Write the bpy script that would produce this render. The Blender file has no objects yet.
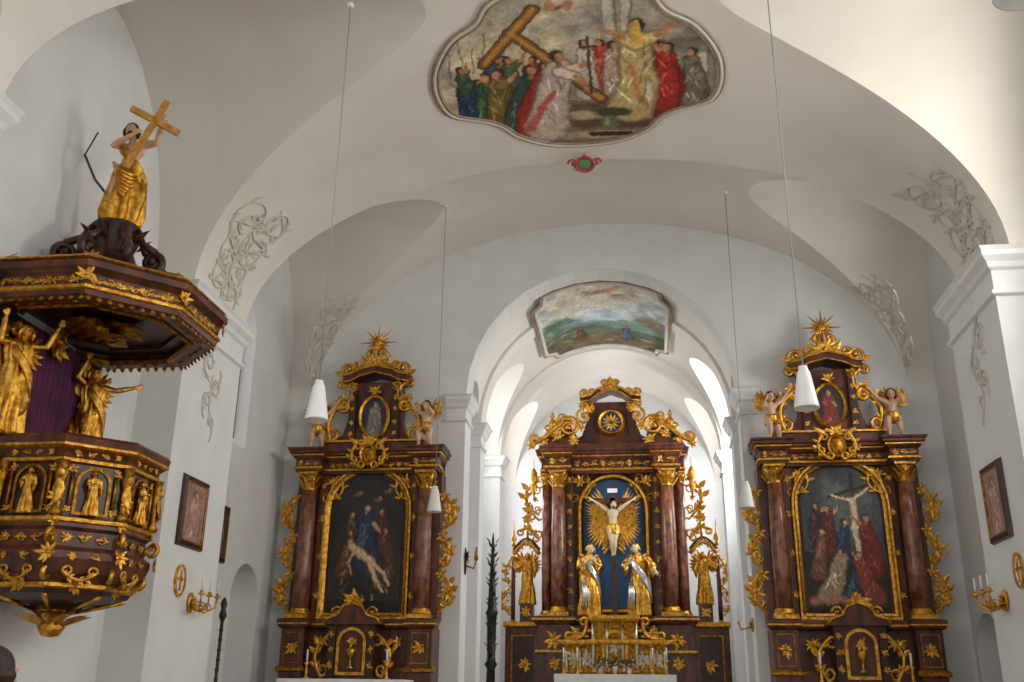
import bpy, math, random
import numpy as np
from mathutils import Vector, Matrix
random.seed(7); np.random.seed(7)
pi=math.pi
# ------------------------------------------------------------------ camera
F=981.0; psi=math.radians(7.6); th=math.radians(20.1); rho=math.radians(0.7)
C=Vector((0.8,0,1.5))
R=Vector((math.cos(psi),math.sin(psi),0)); Fw=Vector((-math.sin(psi)*math.cos(th),math.cos(psi)*math.cos(th),math.sin(th)))
U=R.cross(Fw)
R2=R*math.cos(rho)+U*math.sin(rho); U2=U*math.cos(rho)-R*math.sin(rho)
cd=bpy.data.cameras.new('camera'); cam=bpy.data.objects.new('camera',cd); bpy.context.collection.objects.link(cam)
M=Matrix.Identity(4)
for i,v in enumerate((R2,U2,-Fw)):
    for k in range(3): M[k][i]=v[k]
M.translation=C; cam.matrix_world=M
cd.sensor_width=36; cd.lens=F/1024*36; cd.clip_end=200
bpy.context.scene.camera=cam
try: bpy.context.scene.view_settings.view_transform='Standard'
except Exception: pass
# ------------------------------------------------------------------ materials
def lin(c): return tuple((x/12.92 if x<=0.04045 else ((x+0.055)/1.055)**2.4) for x in c)
def hx(s): s=s.lstrip('#'); return lin([int(s[i:i+2],16)/255 for i in (0,2,4)])
MATS={}
def mat(name,c1,c2=None,rough=.5,metal=0,scale=6,bump=0,bscale=40,coat=0,stretch=None,lo=.35,hi=.65):
    m=bpy.data.materials.new(name); m.use_nodes=True; nt=m.node_tree; b=nt.nodes['Principled BSDF']
    b.inputs['Roughness'].default_value=rough; b.inputs['Metallic'].default_value=metal
    if coat: b.inputs['Coat Weight'].default_value=coat; b.inputs['Coat Roughness'].default_value=.15
    c1=hx(c1); c2=hx(c2) if c2 else c1
    tc=nt.nodes.new('ShaderNodeTexCoord'); src=tc.outputs['Object']
    if stretch:
        mp=nt.nodes.new('ShaderNodeMapping'); mp.inputs['Scale'].default_value=stretch
        nt.links.new(src,mp.inputs['Vector']); src=mp.outputs['Vector']
    n=nt.nodes.new('ShaderNodeTexNoise'); n.inputs['Scale'].default_value=scale; n.inputs['Detail'].default_value=6
    nt.links.new(src,n.inputs['Vector'])
    r=nt.nodes.new('ShaderNodeValToRGB'); r.color_ramp.elements[0].position=lo; r.color_ramp.elements[1].position=hi
    r.color_ramp.elements[0].color=(*c1,1); r.color_ramp.elements[1].color=(*c2,1)
    nt.links.new(n.outputs['Fac'],r.inputs['Fac']); nt.links.new(r.outputs['Color'],b.inputs['Base Color'])
    if bump:
        n2=nt.nodes.new('ShaderNodeTexNoise'); n2.inputs['Scale'].default_value=bscale; n2.inputs['Detail'].default_value=3
        nt.links.new(src,n2.inputs['Vector'])
        bp=nt.nodes.new('ShaderNodeBump'); bp.inputs['Strength'].default_value=bump; bp.inputs['Distance'].default_value=.02
        nt.links.new(n2.outputs['Fac'],bp.inputs['Height']); nt.links.new(bp.outputs['Normal'],b.inputs['Normal'])
    MATS[name]=m; return m
mat('plaster','#dddedd','#e5e6e5',rough=.9,scale=1.2,bump=.15,bscale=5)
mat('vault','#e1dcd3','#e8e4dc',rough=.9,scale=.8,bump=.1,bscale=4)
mat('stucco','#c9c4b6','#d4d0c4',rough=.9,scale=5)
mat('trim','#e0e1e0','#e9e9e8',rough=.8,scale=3)
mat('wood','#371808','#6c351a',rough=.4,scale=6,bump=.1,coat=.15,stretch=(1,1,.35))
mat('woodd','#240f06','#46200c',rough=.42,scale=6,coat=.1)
mat('marble','#53291a','#9a6248',rough=.33,scale=9,coat=.2,stretch=(1,1,.6))
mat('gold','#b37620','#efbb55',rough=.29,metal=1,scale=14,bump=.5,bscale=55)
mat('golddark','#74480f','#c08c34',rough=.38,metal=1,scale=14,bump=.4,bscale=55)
mat('flesh','#cfa27c','#dcb592',rough=.5,scale=8)
mat('fleshpale','#cdb795','#dccbab',rough=.5,scale=8)
mat('hair','#3a2415','#5c3a20',rough=.6,scale=20)
mat('blue','#12305a','#1d4a78',rough=.6,scale=2)
mat('purple','#3c0f30','#641c46',rough=.8,scale=4)
mat('cloth','#e8ecee','#f4f6f6',rough=.8,scale=6)
mat('white','#e8e8e4','#eeeeea',rough=.4)
mat('cord','#9a9a98','#9a9a98',rough=.6)
mat('dark','#17140f','#2a241b',rough=.5,scale=10)
mat('bronze','#1a1c16','#39382a',rough=.4,metal=.5,scale=10)
mat('iron','#4a4e56','#4a4e56',rough=.5)
mat('redp','#a8343a','#c04a4a',rough=.7,scale=5)
mat('greenp','#4f7a52','#6a946a',rough=.7,scale=5)
mat('frescoframe','#8f7464','#ab9382',rough=.8,scale=6)
mat('jacket','#20242c','#2a2f38',rough=.8)
mat('hairdark','#1a110c','#33231a',rough=.6,scale=30)
mat('crosswood','#a86e24','#d09840',rough=.45,scale=8)
mat('silver','#b0a284','#d6ccb0',rough=.3,metal=.9,scale=10,bump=.3)
mat('silverleaf','#b8bcbc','#e4e8e8',rough=.28,metal=.95,scale=10,bump=.3)
mat('leafgreen','#2b4a24','#4a6e34',rough=.6,scale=12)
mat('flower','#d86a6a','#e8c8c8',rough=.6,scale=18)
m=bpy.data.materials.new('floor_tiles'); m.use_nodes=True; nt=m.node_tree; b=nt.nodes['Principled BSDF']; b.inputs['Roughness'].default_value=.35
tc=nt.nodes.new('ShaderNodeTexCoord'); ck=nt.nodes.new('ShaderNodeTexChecker'); ck.inputs['Scale'].default_value=2.0
ck.inputs['Color1'].default_value=(*hx('#b9ab98'),1); ck.inputs['Color2'].default_value=(*hx('#8f8070'),1)
nt.links.new(tc.outputs['Object'],ck.inputs['Vector']); nt.links.new(ck.outputs['Color'],b.inputs['Base Color']); MATS['floor']=m
m=bpy.data.materials.new('painted'); m.use_nodes=True; nt=m.node_tree; b=nt.nodes['Principled BSDF']; b.inputs['Roughness'].default_value=.8
at=nt.nodes.new('ShaderNodeAttribute'); at.attribute_name='Col'; nt.links.new(at.outputs['Color'],b.inputs['Base Color']); MATS['painted']=m
m=m.copy(); m.name='oilpaint'; m.node_tree.nodes['Principled BSDF'].inputs['Roughness'].default_value=.45; MATS['oilpaint']=m
# ------------------------------------------------------------------ mesh builder
def V(*a): return Vector(a)
class MB:
    def __init__(s): s.v=[];s.f=[];s.m=[];s.s=[];s.mats=[]; s.T=None
    def add(s,vs,fs,mt,sm=False):
        if mt not in s.mats: s.mats.append(mt)
        i=s.mats.index(mt); o=len(s.v)
        if s.T is not None: vs=[s.T@Vector(v) for v in vs]
        s.v.extend(tuple(v) for v in vs)
        for f in fs: s.f.append([o+k for k in f]); s.m.append(i); s.s.append(sm)
    def obj(s,name,parent=None,loc=None,yaw=0):
        me=bpy.data.meshes.new(name); me.from_pydata(s.v,[],s.f)
        for t in s.mats: me.materials.append(MATS[t])
        me.polygons.foreach_set('material_index',s.m); me.polygons.foreach_set('use_smooth',s.s); me.update()
        o=bpy.data.objects.new(name,me); bpy.context.collection.objects.link(o)
        if parent: o.parent=parent
        if loc is not None: o.location=loc
        o.rotation_euler[2]=yaw
        return o
def empty(name,loc=(0,0,0)):
    o=bpy.data.objects.new(name,None); bpy.context.collection.objects.link(o); o.location=loc; o.empty_display_size=.2; return o
BF=[(0,1,3,2),(4,6,7,5),(0,4,5,1),(2,3,7,6),(0,2,6,4),(1,5,7,3)]
def box(mb,x0,x1,y0,y1,z0,z1,mt):
    mb.add([(x,y,z) for x in (x0,x1) for y in (y0,y1) for z in (z0,z1)],BF,mt)
def prism(mb,poly,y0,y1,mt,mp=None):
    mp=mp or (lambda u,v,w:(u,w,v)); n=len(poly)
    vs=[mp(u,v,y0) for u,v in poly]+[mp(u,v,y1) for u,v in poly]
    fs=[list(range(n)),list(range(2*n-1,n-1,-1))]+[(i,(i+1)%n,n+(i+1)%n,n+i) for i in range(n)]
    mb.add(vs,fs,mt)
def lathe(mb,prof,c,seg,mt,smooth=True,rot=0,sx=1,sy=1,a0=0,a1=2*pi,cap=True):
    full=abs(a1-a0-2*pi)<1e-6; ns=seg if full else seg+1
    vs=[];fs=[]
    for r,z in prof:
        for k in range(ns):
            a=rot+a0+(a1-a0)*k/seg
            vs.append((c[0]+r*sx*math.cos(a),c[1]+r*sy*math.sin(a),c[2]+z))
    for j in range(len(prof)-1):
        for k in range(seg):
            k2=(k+1)%ns
            fs.append((j*ns+k,j*ns+k2,(j+1)*ns+k2,(j+1)*ns+k))
    if cap and full:
        fs.append(list(range(ns-1,-1,-1))); fs.append([(len(prof)-1)*ns+k for k in range(ns)])
    mb.add(vs,fs,mt,smooth)
def tube(mb,pts,rad,mt,seg=6,smooth=True,closed=False):
    pts=[Vector(p) for p in pts]; n=len(pts)
    if not hasattr(rad,'__len__'): rad=[rad]*n
    if len(rad)<n: rad=list(rad)+[rad[-1]]*(n-len(rad))
    vs=[];fs=[];nrm=None
    for i,p in enumerate(pts):
        if closed: t=pts[(i+1)%n]-pts[i-1]
        else: t=pts[min(i+1,n-1)]-pts[max(i-1,0)]
        if t.length<1e-9: t=V(0,0,1)
        t.normalize()
        if nrm is None:
            nrm=t.orthogonal().normalized()
        else:
            nrm=nrm-t*nrm.dot(t)
            if nrm.length<1e-6: nrm=t.orthogonal()
            nrm.normalize()
        bn=t.cross(nrm)
        for k in range(seg):
            a=2*pi*k/seg; vs.append(p+nrm*(rad[i]*math.cos(a))+bn*(rad[i]*math.sin(a)))
    for i in range(n if closed else n-1):
        j=(i+1)%n
        for k in range(seg):
            k2=(k+1)%seg; fs.append((i*seg+k,i*seg+k2,j*seg+k2,j*seg+k))
    if not closed:
        fs.append(list(range(seg-1,-1,-1))); fs.append([(n-1)*seg+k for k in range(seg)])
    mb.add(vs,fs,mt,smooth)
def ell(mb,c,r,mt,rot=None,su=12,sv=8):
    c=Vector(c); vs=[];fs=[]
    if not hasattr(r,'__len__'): r=(r,r,r)
    for j in range(1,sv):
        a=pi*j/sv
        for k in range(su):
            b=2*pi*k/su
            vs.append(V(r[0]*math.sin(a)*math.cos(b),r[1]*math.sin(a)*math.sin(b),r[2]*math.cos(a)))
    vs.append(V(0,0,r[2])); vs.append(V(0,0,-r[2])); t=len(vs)-2
    if rot is not None: vs=[rot@v for v in vs]
    vs=[v+c for v in vs]
    for j in range(sv-2):
        for k in range(su):
            k2=(k+1)%su; fs.append((j*su+k,(j+1)*su+k,(j+1)*su+k2,j*su+k2))
    for k in range(su):
        k2=(k+1)%su; fs.append((t,k,k2)); fs.append((t+1,(sv-2)*su+k2,(sv-2)*su+k))
    mb.add(vs,fs,mt,True)
def sweep(mb,path,prof,mt,mp=None,closed=False,smooth=False):
    mp=mp or (lambda u,v,w:(u,v,w)); n=len(path); vs=[];fs=[];k=len(prof)
    def nr(a,b):
        dx,dy=b[0]-a[0],b[1]-a[1]; l=math.hypot(dx,dy) or 1; return (dy/l,-dx/l)
    for i in range(n):
        if closed: n1=nr(path[i-1],path[i]); n2=nr(path[i],path[(i+1)%n])
        else:
            n1=nr(path[max(i-1,0)],path[max(i-1,0)+1]); n2=nr(path[min(i,n-2)],path[min(i,n-2)+1])
        d=1+n1[0]*n2[0]+n1[1]*n2[1]; d=max(d,.35); m=((n1[0]+n2[0])/d,(n1[1]+n2[1])/d)
        for o,w in prof: vs.append(mp(path[i][0]+o*m[0],path[i][1]+o*m[1],w))
    for i in range(n if closed else n-1):
        j=(i+1)%n
        for q in range(k-1): fs.append((i*k+q,i*k+q+1,j*k+q+1,j*k+q))
    if not closed: fs.append(list(range(k))); fs.append([(n-1)*k+q for q in range(k-1,-1,-1)])
    mb.add(vs,fs,mt,smooth)
XZ=lambda u,v,w:(u,w,v)
# ------------------------------------------------------------------ ornament
def leaf(mb,p,d,n,L,w,mt):
    p=Vector(p); d=Vector(d).normalized(); n=Vector(n).normalized(); s=d.cross(n).normalized()
    vs=[p-s*w*.2,p+s*w*.2,p+d*L*.4+s*w*.5,p+d*L*.4-s*w*.5,p+d*L*.45+n*w*.35,p+d*L*.75+s*w*.3+n*w*.15,p+d*L*.75-s*w*.3+n*w*.15,p+d*L+n*w*.45,p+n*w*.25]
    mb.add(vs,[(0,8,4,3),(8,1,2,4),(3,4,7,6),(4,2,5,7)],mt,True)
def acan(mb,p,n,size,mt,k=7,up=None,spread=2*pi,ball=True):
    p=Vector(p); n=Vector(n).normalized(); up=Vector(up) if up else V(0,0,1)
    up=(up-n*up.dot(n))
    if up.length<1e-4: up=n.orthogonal()
    up.normalize(); s=up.cross(n)
    for i in range(k):
        a=(-spread/2+spread*(i/(k-1))) if spread<6 else 2*pi*i/k+random.uniform(-.2,.2)
        d=up*math.cos(a)+s*math.sin(a)
        leaf(mb,p,d,n,size*random.uniform(.6,1.25),size*.5,mt)
    if ball: ell(mb,p+n*size*.12,size*.2,mt,su=8,sv=5)
def spiral(mb,p,ex,ey,size,turns,mt,r,a0=0,flip=1):
    p=Vector(p);ex=Vector(ex);ey=Vector(ey);pts=[];rad=[];N=int(14*turns)+4
    for i in range(N+1):
        t=i/N; a=a0+flip*2*pi*turns*t; q=size*(1-.88*t)
        pts.append(p+ex*(q*math.cos(a))+ey*(q*math.sin(a))); rad.append(r*(1-.35*t))
    tube(mb,pts,rad,mt,5); ell(mb,pts[-1],r*1.4,mt,su=6,sv=4)
def cs(mb,p0,p1,n,bulge,mt,r,leaves=2,end=.16):
    p0=Vector(p0);p1=Vector(p1);n=Vector(n).normalized();ex=(p1-p0);L=ex.length;ex.normalize();ey=n.cross(ex)
    sg=1 if bulge>=0 else -1; b=abs(bulge); pts=[]
    for i in range(12):
        t=i/12;a=math.radians(180+400*(1-t));q=L*(.02+(end-.02)*t); pts.append((L*end+q*math.cos(a),q*math.sin(a)))
    for i in range(11):
        t=i/10; pts.append((L*t,b*L*math.sin(pi*t)))
    for i in range(1,13):
        t=i/12;a=-math.radians(400*t);q=L*(end-(end-.02)*t); pts.append((L*(1-end)+q*math.cos(a),q*math.sin(a)))
    N=len(pts); rad=[r*(.55+.75*math.sin(pi*i/(N-1))) for i in range(N)]
    P=[p0+ex*x+ey*(y*sg) for x,y in pts]; tube(mb,P,rad,mt,5)
    for i in range(leaves):
        k=13+int(8*(i+.5)/leaves); q=P[k]; d=(P[k+1]-P[k]).normalized()
        leaf(mb,q,d*.6+ey*sg*.8,n,L*.22,L*.13,mt); leaf(mb,q,d*.8-ey*sg*.6,n,L*.18,L*.1,mt)
def filigree(mb,x,z0,z1,w,y,mt,side,r=.028,n=3):
    nn=V(0,-1,0); H=(z1-z0)/n
    for i in range(n):
        a=V(x,y,z0+H*i);b_=V(x,y,z0+H*(i+1.05)); k=side*(1 if i%2==0 else .6)
        cs(mb,a,b_,nn,-.32*k,mt,r,3)
        cs(mb,V(x+side*w*.25,y-.02,z0+H*(i+.15)),V(x+side*w*.3,y-.02,z0+H*(i+.8)),nn,-.35*side*(-1)**i,mt,r*.8,2)
        acan(mb,V(x+side*w*.45,y-.03,z0+H*(i+.5)),nn,w*.45,mt,6)
        acan(mb,V(x+side*w*.1,y-.05,z0+H*(i+.95)),nn,w*.35,mt,5)
def relief(mb,o,ex,ez,n,W,H,mt,step=None):
    o=Vector(o);ex=Vector(ex);ez=Vector(ez);n=Vector(n); step=step or H*1.1; k=max(1,int(W/step))
    for i in range(k):
        c=o+ex*((i+.5)/k-.5)*W+n*.01
        if i%3==0: acan(mb,c,n,H*.5,mt,8,up=ez)
        else:
            spiral(mb,c,ex,ez,H*.4,1.2,mt,H*.08,a0=random.random()*6,flip=random.choice((-1,1)))
            leaf(mb,c,ex+ez*random.uniform(-.5,.5),n,H*.6,H*.3,mt); leaf(mb,c,-ex+ez*random.uniform(-.5,.5),n,H*.6,H*.3,mt)
def capital(mb,c,r,h,mt):
    lathe(mb,[(r*.95,0),(r*1.0,h*.05),(r*.95,h*.1),(r*.95,h*.5),(r*1.35,h*.88)],c,14,mt)
    c=Vector(c)
    for row,(zz,L) in enumerate(((.08,.5),(.35,.5))):
        for k in range(8):
            a=2*pi*(k+row*.5)/8; d=V(math.cos(a),math.sin(a),0)
            leaf(mb,c+d*r*.95+V(0,0,h*zz),V(0,0,1)+d*.45,d,h*L,r*.75,mt)
    for k in range(4):
        a=pi/4+pi/2*k; d=V(math.cos(a),math.sin(a),0)
        spiral(mb,c+d*r*1.3+V(0,0,h*.8),d,V(0,0,1),h*.16,1.3,mt,h*.05)
    box(mb,c.x-r*1.4,c.x+r*1.4,c.y-r*1.4,c.y+r*1.4,c.z+h*.88,c.z+h,mt)
def column(mb,c,r,z0,z1,mt,gm='gold'):
    H=z1-z0; ch=r*2.3
    box(mb,c[0]-r*1.4,c[0]+r*1.4,c[1]-r*1.4,c[1]+r*1.4,z0,z0+r*.5,gm)
    lathe(mb,[(r*1.35,r*.5),(r*1.38,r*.75),(r*1.15,r*.9),(r*1.2,r*1.1),(r,r*1.25)],(c[0],c[1],z0),18,gm)
    lathe(mb,[(r,r*1.2),(r*1.02,H*.3),(r*.98,H*.6),(r*.87,H-ch)],(c[0],c[1],z0),20,mt)
    capital(mb,(c[0],c[1],z1-ch),r*.9,ch,gm)
def entab(mb,path,z0,z1,d=0.0,mt='wood',gm='gold'):
    H=z1-z0
    sweep(mb,path,[(0,z0),(.02,z0),(.02,z0+H*.1),(.05,z0+H*.1),(.05,z0+H*.22),(.02,z0+H*.25),(.02,z0+H*.52),(.05,z0+H*.56),(.08,z0+H*.66)],mt)
    sweep(mb,path,[(.08,z0+H*.66),(.105,z0+H*.68),(.105,z0+H*.73),(.08,z0+H*.73)],gm)
    sweep(mb,path,[(.1,z0+H*.73),(.15,z0+H*.78),(.15,z0+H*.88),(.18,z0+H*.92),(.19,z0+H),(0,z0+H)],mt)
    sweep(mb,path,[(.05,z0+H*.1),(.065,z0+H*.13),(.065,z0+H*.2),(.05,z0+H*.22)],gm)
def arch_path(hw,z0,z1,n=16,cx=0):
    zs=z1-hw; return [(cx-hw,z0),(cx-hw,zs)]+[(cx-hw*math.cos(pi*i/n),zs+hw*math.sin(pi*i/n)) for i in range(1,n)]+[(cx+hw,zs),(cx+hw,z0)]
# ------------------------------------------------------------------ painter
class CV:
    def __init__(s,w,h,asp,col):
        s.w,s.h,s.asp=w,h,asp; s.a=np.ones((h,w,3))*np.array(hx(col))
        s.X,s.Y=np.meshgrid((np.arange(w)+.5)/w*asp,(np.arange(h)+.5)/h)
    def mix(s,m,col):
        c=np.array(hx(col)) if isinstance(col,str) else np.array(col); s.a=s.a*(1-m[...,None])+c*m[...,None]
    def blob(s,x,y,rx,ry,col,rot=0,soft=.3,al=1):
        c,q=math.cos(rot),math.sin(rot); dx=s.X-x;dy=s.Y-y
        u=(dx*c+dy*q)/rx;v=(-dx*q+dy*c)/ry; s.mix(np.clip((1-np.sqrt(u*u+v*v))/soft,0,1)*al,col)
    def line(s,pts,w,col,soft=.35,al=1):
        n=len(pts)
        for i in range(n-1):
            (x0,y0),(x1,y1)=pts[i],pts[i+1]; w0=w[i] if hasattr(w,'__len__') else w; w1=w[i+1] if hasattr(w,'__len__') else w
            dx,dy=x1-x0,y1-y0; L=dx*dx+dy*dy+1e-9
            t=np.clip(((s.X-x0)*dx+(s.Y-y0)*dy)/L,0,1); d=np.sqrt((s.X-x0-t*dx)**2+(s.Y-y0-t*dy)**2)
            ww=w0+(w1-w0)*t; s.mix(np.clip((1-d/ww)/soft,0,1)*al,col)
    def inside(s,pts):
        m=np.zeros(s.X.shape,bool); n=len(pts)
        for i in range(n):
            x0,y0=pts[i];x1,y1=pts[(i+1)%n]
            if y0==y1: continue
            c=((s.Y<y0)!=(s.Y<y1)); xi=x0+(s.Y-y0)*(x1-x0)/(y1-y0); m^=c&(s.X<xi)
        return m
    def poly(s,pts,col,al=1): s.mix(s.inside(pts)*float(al),col)
    def nf(s,n):
        g=np.random.rand(n+2,int(n*max(1,s.asp))+3); nx=g.shape[1]-2
        u=s.X/s.asp*nx;v=s.Y*n;i=u.astype(int);j=v.astype(int);fu=u-i;fv=v-j
        fu=fu*fu*(3-2*fu);fv=fv*fv*(3-2*fv)
        return g[j,i]*(1-fu)*(1-fv)+g[j,i+1]*fu*(1-fv)+g[j+1,i]*(1-fu)*fv+g[j+1,i+1]*fu*fv
    def noise(s,n,amt,col=None):
        q=s.nf(n)
        if col: s.mix(np.clip(q*2-1+.2,0,1)*amt,col)
        else: s.a=np.clip(s.a*(1+amt*(q[...,None]-.5)*2),0,1)
    def warp(s,n,amt):
        dx=(s.nf(n)-.5)*2*amt*s.h; dy=(s.nf(n)-.5)*2*amt*s.h
        J,I=np.meshgrid(np.arange(s.h),np.arange(s.w),indexing='ij')
        s.a=s.a[np.clip(J+dy,0,s.h-1).astype(int),np.clip(I+dx,0,s.w-1).astype(int)]
    def gain(s,k): s.a=np.clip(s.a*np.array(k),0,1)
    def fig(s,x,y,h,robe,skin='#d8a888',hair='#4a3020',lean=0,arm=None,arm2=None,hi=None,w=.16,hd=1):
        rnd=random.Random(int(x*1e4+y*1e3)); tx=x+lean*h; c=np.array(hx(robe)); k1=rnd.uniform(-.25,.25)
        sp=[(x+k1*w*h,y+.03*h),(x+lean*h*.3-k1*w*h*.6,y+.3*h),(x+lean*h*.6,y+.52*h),(tx,y+.74*h)]
        s.line(sp,[w*h*1.15,w*h*.9,w*h*.8,w*h*.66],c*.2,soft=.2)
        s.line(sp,[w*h*1.05,w*h*.8,w*h*.7,w*h*.56],c*.75,soft=.25)
        s.blob(tx,y+.72*h,w*h*.78,.055*h,c*.9,soft=.5)
        for k in range(30):
            t=rnd.random(); cx=x+lean*h*t*.9; ww=w*h*(1.0-.45*t); o=rnd.uniform(-.75,.75)
            br=(1.2-.6*o)*rnd.choice((.3,.7,1.2,1.8)); cc=np.clip(c*br+(.06 if br>1.5 else 0),0,1)
            s.blob(cx+o*ww,y+.05*h+t*.66*h,rnd.uniform(.009,.02)*h,rnd.uniform(.06,.13)*h,cc,rot=rnd.uniform(-.6,.6),soft=.6,al=.8)
        for a in (arm,arm2):
            if a:
                e=(tx+a[0]*h*.5+.02*h,y+(.7+a[1]*.45)*h)
                s.line([(tx,y+.7*h),e],[.075*h,.06*h],c*.25,soft=.3); s.line([(tx,y+.7*h),e],[.062*h,.05*h],c*1.05,soft=.4)
                s.line([e,(tx+a[0]*h,y+(.7+a[1])*h)],[.038*h,.024*h],skin,soft=.4)
        hc=np.array(hx(hair)); sk=np.array(hx(skin)); f=rnd.choice((-1,1))
        s.line([(tx,y+.78*h),(tx,y+.83*h)],.03*h*hd,sk*.6)
        s.blob(tx-f*.01*h,y+.875*h,.066*h*hd,.078*h*hd,hc*.8,soft=.25); s.blob(tx+f*.014*h,y+.858*h,.046*h*hd,.06*h*hd,np.clip(sk*1.1,0,1),soft=.35,rot=f*.2); s.blob(tx-f*.016*h,y+.835*h,.022*h*hd,.045*h*hd,sk*.5,soft=.8,al=.6)
def grid(name,cv,mp,parent,mt='painted',outline=None,nu=None,nv=None):
    nu=nu or cv.w; nv=nv or cv.h; vs=[];cols=np.ones(((nu+1)*(nv+1),4),dtype=np.float32)
    for j in range(nv+1):
        for i in range(nu+1): vs.append(mp(i/nu,j/nv))
    jj=np.clip((np.arange(nv+1)/nv*cv.h).astype(int),0,cv.h-1); ii=np.clip((np.arange(nu+1)/nu*cv.w).astype(int),0,cv.w-1)
    cols[:,:3]=cv.a[np.ix_(jj,ii)].reshape(-1,3)
    fs=[]
    if outline is not None:
        sv=CV(nu,nv,1,'#000000'); msk=sv.inside(outline)
    for j in range(nv):
        for i in range(nu):
            if outline is None or msk[j,i]:
                a=j*(nu+1)+i; fs.append((a,a+1,a+nu+2,a+nu+1))
    me=bpy.data.meshes.new(name); me.from_pydata(vs,[],fs); me.materials.append(MATS[mt])
    ca=me.color_attributes.new(name='Col',type='FLOAT_COLOR',domain='POINT'); ca.data.foreach_set('color',cols.ravel())
    me.polygons.foreach_set('use_smooth',[True]*len(fs)); me.update()
    o=bpy.data.objects.new(name,me); bpy.context.collection.objects.link(o); o.parent=parent; return o
def smooth_closed(pts,n=6):
    out=[];N=len(pts)
    for i in range(N):
        p0,p1,p2,p3=pts[i-1],pts[i],pts[(i+1)%N],pts[(i+2)%N]
        for k in range(n):
            t=k/n; out.append(tuple(.5*((2*p1[q])+(-p0[q]+p2[q])*t+(2*p0[q]-5*p1[q]+4*p2[q]-p3[q])*t*t+(-p0[q]+3*p1[q]-3*p2[q]+p3[q])*t**3) for q in range(2)))
    return out
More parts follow.
